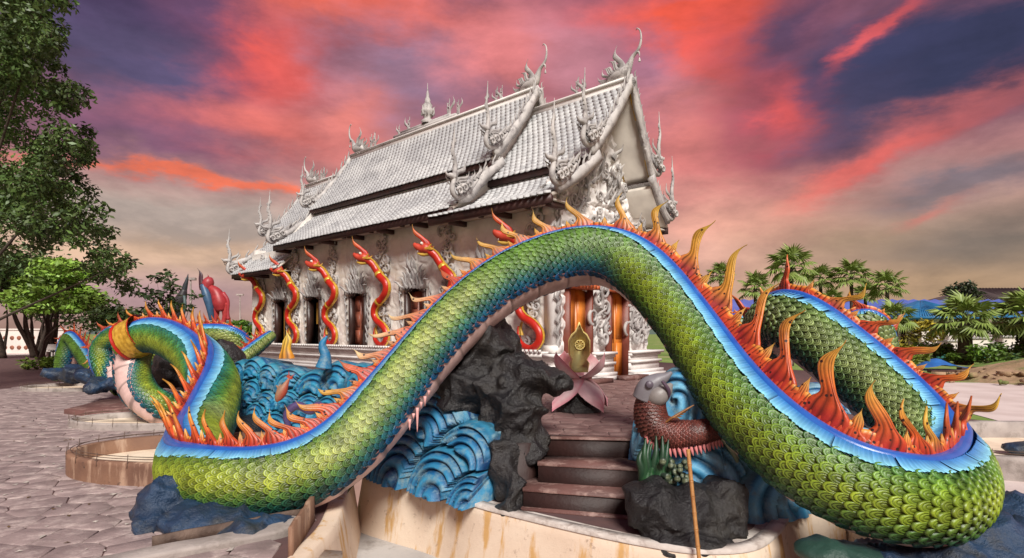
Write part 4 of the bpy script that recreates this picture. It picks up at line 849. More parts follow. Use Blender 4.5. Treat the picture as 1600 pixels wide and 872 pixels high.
# central spire on the ridge with side plumes
b = MB(); b.box(5.2, -HR-.12, 7.20, 8.1, -HR+.12, 7.29); b.box(5.5, -HR-.08, 7.291, 7.8, -HR+.08, 7.37); b.build('ridge_crown_base', M['orn'], tp)
b = MB(); a = np.linspace(0, 2*math.pi, 12, endpoint=False); pr = [(.17, 0), (.2, .08), (.1, .16), (.13, .24), (.17, .34), (.2, .42), (.13, .5), (.15, .58), (.08, .68), (.09, .75), (.045, .86), (.05, .92), (.02, 1.05), (.004, 1.3)]
b.add([(6.55+r_*math.cos(q), -HR+r_*math.sin(q), 7.34+z_*.95) for r_, z_ in pr for q in a], grid_faces(len(pr), 12, False, True)); 
for k in range(8): fl(b, (6.55+.14*math.cos(k*.785), -HR+.14*math.sin(k*.785), 7.6), (math.cos(k*.785)*.5, math.sin(k*.785)*.5, 1), (-math.cos(k*.785), -math.sin(k*.785), .1), .3, k, 1.2)
b.build('ridge_spire', M['orn'], tp, True)
for x_, s_, r_ in ((5.6, .8, -1), (5.2, .6, -1), (7.45, .7, 1), (7.95, .5, 1)): plume(x_, 7.29, s_, r_, 1)
def ccw0(poly): return poly if sum(poly[i][0]*poly[(i+1) % len(poly)][1]-poly[(i+1) % len(poly)][0]*poly[i][1] for i in range(len(poly))) > 0 else poly[::-1]
# ================================================================== GROUND, POOL, PLATFORM
TR = [(-1.63, 6.28), (-1.2, 5.95), (-.70, 5.58), (-.3, 5.12), (.14, 4.76), (.6, 4.42), (.95, 4.2), (1.3, 4.05), (1.7, 4.1), (2.02, 4.4), (2.35, 4.85), (2.7, 5.25), (3.1, 5.3), (3.05, 4.6), (2.55, 4.0), (2.2, 3.3), (2.2, -2), (-1.6, -2), (-1.6, 2.6), (-1.42, 3.6), (-1.45, 4.5), (-1.58, 5.4)]
BIGR = 900
def poly_mesh(name, loops, z):
    tris = geometry.tessellate_polygon([[Vector((x, y, 0)) for x, y in lp] for lp in loops]); V = [(x, y, z) for lp in loops for x, y in lp]
    Fq = []
    for t in tris:
        a, b, c = [Vector(V[i]) for i in t]; Fq.append(t if (b-a).cross(c-a).z > 0 else t[::-1])
    return mesh_np(name, V, Fq)
link('ground', poly_mesh('ground', [[(-BIGR, -60), (BIGR, -60), (BIGR, BIGR*1.2), (-BIGR, BIGR*1.2)], TR], 0), M['grass'], kind='structure')
link('bastion', poly_mesh('bastion', [ccw0([(-1.75, 6.9), (-1.66, 6.3), (-1.2, 5.97), (-.70, 5.60), (-.3, 5.14), (.14, 4.78), (.6, 4.44), (.95, 4.22), (1.3, 4.08), (1.7, 4.13), (2.0, 4.42), (2.33, 4.87), (2.68, 5.27), (3.1, 5.33), (3.3, 5.8), (1, 7), (-1.2, 7.2)])], .002), M['dust'], kind='structure')
# paved yard: joint-coloured bed with stones on it
yard = [(-34, -4), (-1.7, -4), (-1.62, 2.6), (-1.44, 3.6), (-1.47, 4.5), (-1.7, 5.4), (-1.78, 6.4), (-1.2, 6.12), (-.6, 5.75), (-.18, 5.3), (.22, 4.95), (.68, 4.6), (1.0, 4.38), (1.3, 4.25), (1.62, 4.3), (1.9, 4.55), (2.2, 5.0), (2.65, 5.45), (3.2, 5.5), (3.25, 4.6), (2.7, 3.9), (2.4, 3.3), (2.4, -4), (9, -4), (9, 9), (6, 14), (-6, 34), (-20, 40), (-60, 38)]
link('paved_yard', poly_mesh('paved_yard', [yard], .004), M['joint'], kind='structure')
pst = bpy.data.objects['paved_yard']
def inpoly(x, y, poly):
    c = False; j = len(poly)-1
    for i in range(len(poly)):
        xi, yi = poly[i]; xj, yj = poly[j]
        if (yi > y) != (yj > y) and x < (xj-xi)*(y-yi)/(yj-yi)+xi: c = not c
        j = i
    return c
def voronoi(x0, x1, y0, y1, cs, seed):
    r = random.Random(seed); nx, ny = int((x1-x0)/cs)+2, int((y1-y0)/cs)+2
    pt = {(i, j): (x0+(i+.5+r.uniform(-.42, .42))*cs, y0+(j+.5+r.uniform(-.42, .42))*cs) for i in range(-2, nx+2) for j in range(-2, ny+2)}
    out = []
    for i in range(nx):
        for j in range(ny):
            c = pt[i, j]; poly = [(c[0]-2*cs, c[1]-2*cs), (c[0]+2*cs, c[1]-2*cs), (c[0]+2*cs, c[1]+2*cs), (c[0]-2*cs, c[1]+2*cs)]
            for di in (-2, -1, 0, 1, 2):
                for dj in (-2, -1, 0, 1, 2):
                    if (di, dj) == (0, 0) or (i+di, j+dj) not in pt: continue
                    d = pt[i+di, j+dj]; mx_, my_ = (c[0]+d[0])/2, (c[1]+d[1])/2; nx_, ny_ = d[0]-c[0], d[1]-c[1]; k = lambda p: (p[0]-mx_)*nx_+(p[1]-my_)*ny_
                    new = []
                    for a in range(len(poly)):
                        p, q = poly[a], poly[(a+1) % len(poly)]; kp, kq = k(p), k(q)
                        if kp <= 0: new.append(p)
                        if (kp < 0) != (kq < 0) and kp != kq: t = kp/(kp-kq); new.append((p[0]+(q[0]-p[0])*t, p[1]+(q[1]-p[1])*t))
                    poly = new
                    if len(poly) < 3: break
            if len(poly) > 2: out.append((c, poly))
    return out
def stone_geo(c, poly, z, gap=.006, rise=.014, rs=0):
    n = len(poly); cx = sum(p[0] for p in poly)/n; cy = sum(p[1] for p in poly)/n; V = []
    for g_, zz in ((gap*.7, z), (gap, z+rise*.7), (gap*2.0, z+rise)):
        for k, (x, y) in enumerate(poly):
            d = math.hypot(x-cx, y-cy); s_ = max(.1, 1-g_/max(d*.75, .02)); V.append((cx+(x-cx)*s_, cy+(y-cy)*s_, zz+rs*math.sin(k*1.7)))
    F_ = [tuple(range(2*n, 3*n))]
    for r_ in (0, 1):
        for k in range(n): F_.append((r_*n+k, r_*n+(k+1) % n, (r_+1)*n+(k+1) % n, (r_+1)*n+k))
    return V, F_
def ccw(poly): return poly if sum(poly[i][0]*poly[(i+1) % len(poly)][1]-poly[(i+1) % len(poly)][0]*poly[i][1] for i in range(len(poly))) > 0 else poly[::-1]
cells = [(c, ccw(p)) for c, p in voronoi(-14, 1.6, 3.0, 24, .30, 3) if all(inpoly(x, y, yard) for x, y in p)]
def vis(c): k = (c[0]/c[1])*F+800; return -60 < k < 1000
cells = [c for c in cells if vis(c[0])]
cells.sort(key=lambda c: c[0][1]**2+c[0][0]**2)
for i, (c, p) in enumerate(cells[:300]):
    V, F_ = stone_geo(c, p, .004, rs=.0015); link('paving_stone', mesh_np('paving_stone', V, F_), M['paving'], pst)
mb = MB()
for c, p in cells[300:]:
    V, F_ = stone_geo(c, p, .004, rs=.0015); mb.add(V, F_)
mb.build('paving_stone_cover', M['paving'], pst, kind='stuff')
lt_ = MB(); rl = random.Random(8)
for k in range(420):
    x, y = rl.uniform(-8, -1.9), rl.uniform(3.4, 10); s_ = rl.uniform(.008, .028); a = rl.uniform(0, 6.28)
    if not inpoly(x, y, yard): continue
    lt_.add([(x+s_*math.cos(a+q*1.57)*(1.6 if q % 2 else .7), y+s_*math.sin(a+q*1.57)*(1.6 if q % 2 else .7), .0215+.006*((q+k) % 2)) for q in range(4)]+[(x, y, .026+.01*rl.random())], [(0, 1, 4), (1, 2, 4), (2, 3, 4), (3, 0, 4)], (.5, .45, .4) if k % 3 else (.12, .07, .03))
lt_.build('litter', pm('litter', W1, (.7, .7, .7), 3, .9, 0, attr=True), kind='stuff')
# platform
ZT = .52
plat = [(-1.0, 7.2), (-.1, 6.2), (.33, 5.62), (1.28, 5.50), (1.7, 5.45), (2.6, 5.9), (4.0, 6.8), (6.6, 10), (8.5, 15), (4, 22), (-4, 26), (-12, 25), (-12, 19), (-5.6, 11.5), (-3.8, 9.6), (-2.2, 8.4)]
def prism(name, poly, z0, z1, mt, parent=None, kind=None, mside=None):
    poly = ccw(poly); n = len(poly); tr = geometry.tessellate_polygon([[Vector((x, y, 0)) for x, y in poly]])
    V = [(x, y, z1) for x, y in poly]+[(x, y, z0) for x, y in poly]; F_ = []
    for t in tr:
        a, b, c = [Vector(V[i]) for i in t]; F_.append(t if (b-a).cross(c-a).z > 0 else t[::-1])
    nt = len(F_); F_ += [(i, n+i, n+(i+1) % n, (i+1) % n) for i in range(n)]
    me = mesh_np(name, V, F_); me.materials.append(mt)
    if mside: me.materials.append(mside); [setattr(f, 'material_index', 1) for f in me.polygons[nt:]]
    return link(name, me, None, parent, None, kind)
pl = prism('temple_terrace', plat, 0, ZT, M['joint'], kind='structure', mside=M['riser'])
pc = [(c, ccw(p)) for c, p in voronoi(.0, 4.6, 5.4, 12.5, .27, 9) if all(inpoly(x, y, plat) for x, y in p)]
mb = MB(); k = 0
for c, p in sorted(pc, key=lambda q: q[0][1]):
    V, F_ = stone_geo(c, p, ZT, .007, .010)
    if k < 140: link('paving_stone', mesh_np('paving_stone', V, F_), M['paving_dark'], pl)
    else: mb.add(V, F_)
    k += 1
mb.build('paving_stone_cover', M['paving_dark'], pl, kind='stuff')
# steps
sr = empty('stair', 'three dark red brown concrete steps leading up to the paved terrace under the naga arch', 'steps', (.6, 5.2, 0)); wroot(sr)
def step(poly_front, poly_back, z0, z1):
    poly = poly_front+poly_back[::-1]
    prism('riser', poly, z0, z1-.022, M['riser'], sr); cxx = sum(p[0] for p in poly)/4; cyy = sum(p[1] for p in poly)/4
    prism('tread', [(cxx+(x-cxx)*1.012, cyy+(y-cyy)*1.03) for x, y in poly], z1-.022+.0005, z1, M['step'], sr)
step([(.10, 5.06), (1.06, 4.80)], [(.10, 5.60), (1.35, 5.50)], .0, .18)
step([(.24, 5.28), (1.14, 5.06)], [(.26, 5.605), (1.34, 5.505)], .182, .355)
prism('riser', [(.33, 5.60), (1.28, 5.48), (1.3, 5.56), (.35, 5.68)], .357, ZT-.001, M['riser'], sr)
prism('tread', [(.32, 5.585), (1.285, 5.465), (1.3, 5.60), (.35, 5.72)], ZT, ZT+.018, M['step'], sr)
ck = prism('cheek_wall', [(-.12, 5.42), (.10, 5.28), (.33, 5.62), (.1, 6.0)], .0, ZT-.003, M['riser'], sr)
prism('landing', [(.02, 5.02), (1.1, 4.72), (1.2, 4.82), (.1, 5.3)], .006, .024, M['step'], sr)
# pool wall and floor
def ribbon(name, pts, z0, z1, th, mat, lab=None, cat=None, parent=None, flare=0, rag=0, closed=False, grp=None, smooth=False, top=None):
    if closed: pts = list(pts)+[pts[0]]
    S, s = catmull([(x, y, 0) for x, y in pts], .06); T = norm(np.gradient(S, axis=0)); Nn = np.stack([T[:, 1], -T[:, 0], T[:, 2]*0], 1); V = []
    nz = 7
    for i in range(len(S)):
        rg = rag*(fbm(s[i]*3, 1.3, 0, 3)-.45)
        for k in range(nz+1):
            t = k/nz; V.append((S[i, 0]+Nn[i, 0]*(flare*(1-t)), S[i, 1]+Nn[i, 1]*(flare*(1-t)), z0+(z1+rg-z0)*t))
        for dx, dz in ((.02, .01), (th-.02, .01), (th, 0), (th, z0-z1)): V.append((S[i, 0]-Nn[i, 0]*dx, S[i, 1]-Nn[i, 1]*dx, z1+rg+dz if dz > -.1 else z0))
    w = nz+1+4; o = link(name, mesh_np(name, V, grid_faces(len(S), w)[:, ::-1], None, False), mat, parent)
    if lab: tag(o, lab, cat, grp)
    if top is not None:
        V2 = []
        for i in range(len(S)):
            rg = rag*(fbm(s[i]*3, 1.3, 0, 3)-.45)
            for dx in (-.012, th+.01): V2.append((S[i, 0]-Nn[i, 0]*dx, S[i, 1]-Nn[i, 1]*dx, z1+rg+.016))
        V2 = V2+[(x, y, z-.03) for x, y, z in V2]; n = len(S); F_ = []
        for i in range(n-1): a = 2*i; F_ += [(a, a+2, a+3, a+1), (a, a+1+2*n-1, a+2*n+2, a+2), (a+1, a+3, a+3+2*n, a+1+2*n)]
        c_ = link('coping', mesh_np('coping', V2, F_), top, o)
    return o
ribbon('pool_wall', [(-1.72, 6.9), (-1.66, 6.45), (-1.55, 6.22)]+TR[1:12]+[(3.05, 5.32)], -.6, .012, .09, M['poolwall'], 'ochre stained cream retaining wall curving along the dry pool below the steps', 'pool wall', flare=.10, top=M['dust'])
ribbon('pool_wall', [(3.1, 5.32), (3.05, 4.6), (2.55, 4.0), (2.2, 3.3), (2.2, 1.5)], -.6, .01, .14, M['poolwall'], 'short cream pool wall under the right foot of the naga', 'pool wall', flare=.04)
ribbon('pool_wall', [(-1.6, .5), (-1.6, 2.6), (-1.42, 3.6), (-1.40, 4.2), (-1.42, 4.7), (-1.6, 5.6), (-1.72, 6.2)], -.6, .01, .14, M['poolwall'], 'cream end wall of the dry pool beside the left foot of the naga', 'pool wall', flare=.10)
link('pool_floor', poly_mesh('pool_floor', [[(-2.4, -3), (3.6, -3), (3.6, 7), (-2.4, 7)]], -.58), M['trench'], kind='structure')
# ring basins on the left
def basin(name, cx, cy, rx, ry, z1, th, lab, rot=0, squash=0.0, floor_z=.09, wall=None, rags=.02, hem=True):
    pts = []
    for a in np.linspace(0, 2*math.pi, 25)[:-1]:
        x = rx*math.cos(a)*(1+squash*math.cos(2*a+.6)); y = ry*math.sin(a); pts.append((cx+x*math.cos(rot)-y*math.sin(rot), cy+x*math.sin(rot)+y*math.cos(rot)))
    o = ribbon(name, pts, 0.001, z1, th, wall or M['brownring'], lab, 'basin', rag=rags, closed=True)
    inn = [(cx+(x-cx)*(1-th*.5/rx), cy+(y-cy)*(1-th*.5/ry)) for x, y in pts]
    link('basin_floor', poly_mesh('basin_floor', [ccw(inn)], floor_z), M['poolfloor'], o)
    # hoop wires standing along the rim
    w = MB()
    for q in (.05, .12):
        V, Fq = tube([(cx+(x-cx)*(1-q*.6), cy+(y-cy)*(1-q*.6), z1+.03+q*.2) for x, y in pts[8:20]], [.004]*12, 5, step=.12); w.add(V, Fq)
    for x, y in pts[8:20]: V, Fq = tube([(x, y, z1-.05), (x+.01, y, z1+.09)], [.004, .004], 5, (1, 0, 0), step=.1); w.add(V, Fq)
    w.build('reinforcing_wire', M['plate'], o)
    return o
basin('ring_basin', -3.45, 6.65, 1.55, .92, .24, .09, 'large oval basin with rusty brown wall and cream floor beside the left naga foot')
basin('ring_basin', -5.9, 9.8, 1.5, .8, .12, .07, 'shallow cream basin with broken dark rim behind the large oval basin', .05, floor_z=.03, wall=M['cement'])
basin('ring_basin', -12.0, 15.8, 1.3, .9, .10, .07, 'small cream basin in front of the far black rocks', .0, floor_z=.03, wall=M['cement'])
basin('ring_basin', 6.6, 7.2, 2.1, 1.25, .24, .14, 'cream basin with grey curb beyond the right naga foot', .3, floor_z=.02, wall=M['cement'])
# bottom left: concrete ring with dark boards
ribbon('ring_curb', [(-3.1, 3.2), (-2.5, 3.75), (-2.0, 4.12), (-1.72, 4.35), (-1.62, 4.6)], -.05, .06, .20, M['cement'], 'weathered grey concrete curb curving at the bottom left', 'curb', rag=.02)
def board(name, p0, p1, z0, z1, th, mat, lab, cat, rag=.02, z0b=None):
    n = 14; mb = MB(); d = norm(np.array(p1[:2])-np.array(p0[:2])); nn = np.array((-d[1], d[0])); V = []
    for i in range(n+1):
        t = i/n; p = np.array(p0)*(1-t)+np.array(p1)*t; zt = z1+rag*(fbm(i*.9, 2.2, 0, 2)-.4)
        for sx, zz in ((-.5, z0), (-.5, zt), (.5, zt), (.5, z0)): V.append((*(p[:2]+nn*th*sx), zz))
    mb.add(V, grid_faces(n+1, 4, False, True).tolist()+[(0, 1, 2, 3), tuple(4*n+k for k in (3, 2, 1, 0))]); o = mb.build(name, mat); return tag(o, lab, cat)
board('formwork_board', (-2.55, 4.08), (-1.72, 4.72), 0.005, .11, .02, M['plate'], 'long thin dark formwork board edging the concrete curb', 'board')
board('formwork_board', (-1.52, 3.95), (-1.63, 4.72), -.12, .22, .03, M['brownring'], 'upright rust brown board standing at the end of the curb', 'board', .05)
prism('curb_block', [(-1.5, 3.4), (-1.22, 3.5), (-1.16, 3.9), (-1.25, 4.25), (-1.5, 4.3)], -.57, -.06, M['poolwall']); o = bpy.data.objects['curb_block']; tag(o, 'cream rounded concrete block at the pool corner below the naga', 'block')

# ================================================================== ROCKS
def rock(label, px, py, Y, r, mat='rock', seed=0, amp=.35, sub=5, freq=1.6, c=None):
    c = P(px, py, Y) if c is None else Vector(c)
    o = link('rock', rock_mesh('rock', (0, 0, 0), r, amp, freq, sub, seed), M[mat]); o.location = c; return tag(o, label, 'rock')
def blob_rock(name, label, blobs, mat, seed, amp=.12, sub=5, vox=None):
    """several overlapping boulders grown together into one carved rock"""
    me = []
    bm = bmesh.new()
    for c, r in blobs: bmesh.ops.create_icosphere(bm, subdivisions=4, radius=1, matrix=Matrix.Translation(c) @ Matrix.Diagonal((*r, 1)))
    m = bpy.data.meshes.new(name); bm.to_mesh(m); bm.free(); o = bpy.data.objects.new(name, m); COLL.objects.link(o)
    md = o.modifiers.new('r', 'REMESH'); md.mode = 'VOXEL'; md.voxel_size = vox or .03
    dg = bpy.context.evaluated_depsgraph_get(); m2 = bpy.data.meshes.new_from_object(o.evaluated_get(dg)); o.modifiers.clear(); o.data = m2
    n = len(m2.vertices); V = np.empty(n*3, np.float32); m2.vertices.foreach_get('co', V); V = V.reshape(-1, 3); Nn = np.empty(n*3, np.float32); m2.vertex_normals.foreach_get('vector', Nn); Nn = Nn.reshape(-1, 3)
    s = seed*2.3
    w = fbm(V[:, 0]*1.8+s, V[:, 1]*1.8, V[:, 2]*1.8, 3)
    rid = 1-np.abs(np.sin(V[:, 2]*7+V[:, 0]*4+7*w)); rid2 = 1-np.abs(np.sin(V[:, 0]*9-V[:, 2]*5+9*fbm(V[:, 0]*2.5+4, V[:, 1]*2.5, V[:, 2]*2.5+s, 3)))
    d = amp*(.55*rid**2+.35*rid2**2+.9*fbm(V[:, 0]*5+s, V[:, 1]*5, V[:, 2]*5, 4)-.75)
    V2 = V+Nn*d[:, None]; m2.vertices.foreach_set('co', V2.ravel().astype(np.float32)); m2.polygons.foreach_set('use_smooth', np.ones(len(m2.polygons), bool)); m2.update()
    m2.materials.clear(); m2.materials.append(M[mat]); return tag(o, label, 'rock')
def Q(px, py, Y): return tuple(P(px, py, Y))
blob_rock('rock', 'tall twisted black rock propping the left limb of the arch beside the steps', [
 (Q(752, 560, 6.0), (.36, .34, .44)), (Q(735, 610, 5.95), (.42, .34, .30)), (Q(800, 600, 5.8), (.40, .34, .28)), (Q(842, 592, 5.7), (.34, .26, .17)), (Q(862, 584, 5.7), (.14, .17, .10)), (Q(800, 650, 5.65), (.32, .3, .34)),
 (Q(815, 700, 5.6), (.20, .26, .28)), (Q(790, 735, 5.35), (.17, .2, .3)), (Q(808, 765, 5.15), (.13, .15, .22)), (Q(765, 520, 6.1), (.24, .28, .22)), (Q(700, 640, 6.1), (.3, .3, .24)), (Q(798, 796, 5.0), (.14, .14, .12)), (Q(775, 545, 6.2), (.3, .3, .35))], 'rock', 1, .17, vox=.026)
blob_rock('rock', 'squat black boulder behind the bamboo pole at the foot of the steps', [
 (Q(1070, 800, 4.5), (.40, .30, .22)), (Q(1020, 790, 4.5), (.24, .28, .24)), (Q(1130, 800, 4.55), (.22, .26, .25)), (Q(1125, 768, 4.6), (.14, .16, .10)), (Q(1070, 850, 4.35), (.38, .3, .14)), (Q(1010, 765, 4.6), (.14, .16, .10))], 'rock', 3, .10, vox=.024)
blob_rock('rock', 'blue black rock base under the left bend of the naga', [
 (Q(262, 785, 4.85), (.22, .3, .22)), (Q(330, 815, 4.6), (.40, .32, .15)), (Q(390, 828, 4.5), (.34, .28, .12)), (Q(248, 820, 4.6), (.17, .2, .13)), (Q(430, 815, 4.8), (.24, .25, .09)), (Q(290, 770, 5.3), (.2, .3, .22))], 'rock_blue', 5, .10, vox=.026)
blob_rock('rock', 'blue grey rock base under the right hand bend of the naga', [
 (Q(1540, 840, 4.1), (.34, .3, .20)), (Q(1470, 862, 4.0), (.42, .34, .12)), (Q(1590, 815, 4.4), (.3, .36, .22)), (Q(1390, 872, 4.0), (.4, .3, .10)), (Q(1600, 870, 4.0), (.3, .3, .16)), (Q(1500, 845, 4.4), (.3, .3, .2))], 'rock_blue', 7, .10, vox=.028)
blob_rock('rock', 'flat green black rock at the bottom edge by the cream pool wall', [(Q(1290, 862, 3.95), (.22, .2, .09)), (Q(1325, 868, 3.92), (.26, .2, .09))], 'rock_green', 9, .05, vox=.022)
blob_rock('rock', 'rounded dark grey boulder in front of the blue wave wall', [(Q(385, 670, 7.9), (.26, .3, .17)), (Q(362, 690, 7.7), (.2, .25, .14)), (Q(412, 690, 7.7), (.2, .25, .14))], 'rock', 11, .07, vox=.03)
blob_rock('rock', 'dark boulder showing through the gold banded coil', [(Q(290, 560, 11.5), (.55, .4, .35)), (Q(265, 585, 11.5), (.4, .35, .3)), (Q(310, 595, 11.5), (.4, .3, .3))], 'rock', 13, .12, vox=.05)
blob_rock('rock', 'dark rock lump on top of the wave wall beside the coil', [(Q(362, 560, 9.3), (.22, .25, .22)), (Q(350, 545, 9.3), (.18, .2, .16)), (Q(372, 590, 9.2), (.2, .2, .25))], 'rock', 15, .07, vox=.035)
blob_rock('rock', 'leftmost low black rock under the pointed naga hump', [(Q(85, 583, 15), (.32, .3, .17)), (Q(115, 585, 15), (.34, .3, .24)), (Q(138, 588, 14.8), (.26, .3, .25))], 'rock_blue', 21, .1, vox=.045)
blob_rock('rock', 'low blue black rock under the second small naga arch', [(Q(155, 600, 13), (.22, .3, .22)), (Q(185, 600, 12.9), (.34, .3, .16)), (Q(145, 606, 12.6), (.18, .2, .16))], 'rock_blue', 17, .1, vox=.045)
blob_rock('rock', 'dark rock at the curb of the cream basin right of the hump', [(Q(1600, 700, 7.2), (.26, .2, .10))], 'rock_blue', 19, .06, vox=.05)

# ================================================================== BLUE WAVES
def wave_wall(label, path, waves, depth=.16, dark=(.004, .07, .20), mid=(.008, .18, .38), light=(.05, .40, .58), foam=(.30, .42, .26), base_z=0., nv=150, du=.022, lean=.25, back=.5, parent=None, name='wave_wall', rings=5, foam_amt=1.0, ulen=None):
    """a bank of overlapping carved waves; waves: (u along path 0..1 * length, z, r, spiral direction, order)"""
    S, s = catmull([(x, y, 0) for x, y in path], du); T = norm(np.gradient(S, axis=0)); Nn = np.stack([T[:, 1], -T[:, 0], 0*T[:, 0]], 1)
    U = s; L_ = s[-1]; W_ = [(u*L_, z, r, d) for u, z, r, d in waves]
    top = np.full(len(U), .12)
    for u, z, r, d in W_:
        dd = (U-u)/r; top = np.maximum(top, np.where(np.abs(dd) < 1, z+r*np.sqrt(np.clip(1-dd**2, 0, 1)), 0))
    vv = np.linspace(0, 1, nv); UU, VV = np.meshgrid(U, vv, indexing='ij'); ZZ = VV*top[:, None]
    H = np.zeros(UU.shape); C = np.ones(UU.shape+(3,))*np.array(dark); order = sorted(W_, key=lambda w: -(w[1]+w[2]*.9))
    dark, mid, light, foam = map(np.array, (dark, mid, light, foam))
    for n_, (u, z, r, d) in enumerate(order):
        dx, dz = (UU-u)/r, (ZZ-z)/r
        below = dz < 0; rho = np.where(below, np.abs(dx)*(1+.0*dz), np.hypot(dx, dz)); rho = np.where(below, np.hypot(dx, dz*.35), rho)
        ang = np.arctan2(dz, dx*d); core = rho < .42; sp_ = rho+ang/(2*math.pi)*.30
        ph = np.where(core, (rho*3.2+ang/(2*math.pi))*1.0, rho*rings+.25*d*dx)
        frac = ph % 1.0; rid = np.where(frac < .86, np.sin(frac/.86*math.pi)**.5, 0)
        m = rho < 1; e = np.clip((1-rho)*8, 0, 1)
        lay = depth*(.35+.65*n_/len(order))*1.0; h = lay*.8*e+depth*.26*rid*e+depth*.5*np.clip(1-rho, 0, 1)
        H = np.where(m, h, H)
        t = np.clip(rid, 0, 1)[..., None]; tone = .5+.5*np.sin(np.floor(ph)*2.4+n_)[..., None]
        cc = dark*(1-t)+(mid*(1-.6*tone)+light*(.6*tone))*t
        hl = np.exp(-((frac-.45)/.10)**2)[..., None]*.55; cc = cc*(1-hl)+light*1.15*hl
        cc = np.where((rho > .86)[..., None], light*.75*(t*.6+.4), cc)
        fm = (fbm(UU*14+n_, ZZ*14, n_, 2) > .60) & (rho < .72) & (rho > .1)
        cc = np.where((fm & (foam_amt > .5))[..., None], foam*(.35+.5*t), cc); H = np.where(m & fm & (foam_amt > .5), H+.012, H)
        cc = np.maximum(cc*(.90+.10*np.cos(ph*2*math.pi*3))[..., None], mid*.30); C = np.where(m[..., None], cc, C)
    bulge = lean*(1-VV)**1.2
    X = S[:, 0][:, None]+Nn[:, 0][:, None]*(H+bulge); Yy = S[:, 1][:, None]+Nn[:, 1][:, None]*(H+bulge)
    V = np.stack([X, Yy, base_z+ZZ], -1); nu = len(U)
    # back face closes it
    Vb = np.stack([S[:, 0]-Nn[:, 0]*back, S[:, 1]-Nn[:, 1]*back, base_z+top*.92], -1); Vb0 = np.stack([S[:, 0]-Nn[:, 0]*back, S[:, 1]-Nn[:, 1]*back, base_z+top*0], -1)
    V = np.concatenate([V, Vb[:, None], Vb0[:, None]], 1); C = np.concatenate([C, np.tile(light*.5, (nu, 1, 1)).reshape(nu, 1, 3), np.tile(dark, (nu, 1, 1)).reshape(nu, 1, 3)], 1)
    w = nv+2; F_ = grid_faces(nu, w).tolist()+[tuple(range(w)), tuple((nu-1)*w+k for k in range(w-1, -1, -1))]
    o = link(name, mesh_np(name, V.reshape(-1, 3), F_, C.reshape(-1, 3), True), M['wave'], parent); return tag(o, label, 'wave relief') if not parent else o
rw = random.Random(12)
wl = []
for k in range(13): wl.append((k/12.5+.02, .78+rw.uniform(-.12, .16), rw.uniform(.27, .40), rw.choice((-1, 1))))
for k in range(15): wl.append((k/14, .50+rw.uniform(-.08, .08), rw.uniform(.24, .33), rw.choice((-1, 1))))
for k in range(14): wl.append((k/13+.02, .22+rw.uniform(-.06, .06), rw.uniform(.24, .32), rw.choice((-1, 1))))
for k in range(12): wl.append((k/11, .0+rw.uniform(-.05, .05), rw.uniform(.24, .34), rw.choice((-1, 1))))
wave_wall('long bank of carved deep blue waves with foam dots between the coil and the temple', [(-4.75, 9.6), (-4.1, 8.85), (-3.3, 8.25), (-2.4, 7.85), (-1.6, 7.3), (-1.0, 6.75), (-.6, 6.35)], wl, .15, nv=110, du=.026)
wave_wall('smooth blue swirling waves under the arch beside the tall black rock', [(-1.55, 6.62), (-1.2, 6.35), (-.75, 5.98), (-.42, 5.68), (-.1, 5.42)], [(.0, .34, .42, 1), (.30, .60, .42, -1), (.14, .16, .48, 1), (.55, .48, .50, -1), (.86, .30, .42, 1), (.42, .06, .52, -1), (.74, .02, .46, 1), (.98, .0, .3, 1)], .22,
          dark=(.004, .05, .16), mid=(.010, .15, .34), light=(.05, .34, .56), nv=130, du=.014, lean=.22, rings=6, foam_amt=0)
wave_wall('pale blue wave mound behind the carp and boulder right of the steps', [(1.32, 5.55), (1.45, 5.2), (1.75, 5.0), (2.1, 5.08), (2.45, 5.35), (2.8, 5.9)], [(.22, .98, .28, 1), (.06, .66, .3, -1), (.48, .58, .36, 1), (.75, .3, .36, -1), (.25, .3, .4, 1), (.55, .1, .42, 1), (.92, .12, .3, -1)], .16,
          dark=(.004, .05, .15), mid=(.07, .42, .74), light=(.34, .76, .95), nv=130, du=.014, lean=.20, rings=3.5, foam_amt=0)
# small stone heap: blue crest bits on the wave wall
o = MB(); V, Fq, C = flame_mesh('f', .42, .22, .1, 1, 3, 0, .2, (.75, .3, .03), (.8, .45, .05), (.85, .6, .1), None, 12, 7); o.add(V, Fq, C); q = o.build('spire_finial', M['paint']); q.location = P(448, 560, 8.6); tag(q, 'small orange flame finial poking over the blue wave wall', 'finial')
q = link('spire_finial', (lambda t: mesh_np('f', t[0], t[1], np.tile((.02, .22, .42), (len(t[0]), 1)), True))(tube([(0, 0, 0), (.02, 0, .16), (-.02, 0, .3), (.04, 0, .42)], [.11, .07, .05, .015], 10, (0, 1, 0))), M['wave']); q.location = P(506, 575, 7.6); tag(q, 'blue wave tip standing above the wave wall near the window', 'finial')
# small fish and purple creature on the long wave wall
def fish(label, loc, L_, c1, c2, rot=(0, 0, 0)):
    mb = MB(); V, Fq = tube([(0, 0, 0), (.15, 0, .01), (.45, 0, 0), (.8, 0, 0), (1, 0, 0)], [.03, .14, .19, .09, .04], 12, (0, 0, 1), step=.05, flat=.6); V = np.array(V); t = np.clip(V[:, 2:3]/.2+.5, 0, 1); mb.add(V, Fq, np.array(c1)*(1-t)+np.array(c2)*t)
    for a in (.5, -.5): V, Fq, C = SMALL['n'][0]; mb.add(V, Fq, np.ones((len(V), 3))*c1, mtx((1, 0, 0), np.array((0, 0, .3)), (0, .2, 0), norm(np.array((1, 0, a)))*.7))
    V, Fq, C = SMALL['n'][0]; mb.add(V, Fq, np.ones((len(V), 3))*c2, mtx((.5, 0, .15), (.5, 0, 0), (0, .2, 0), (.1, 0, .4)))
    o = mb.build('fish', M['paint'], None, True); o.location = loc; o.scale = (L_,)*3; o.rotation_euler = rot; return tag(o, label, 'fish')
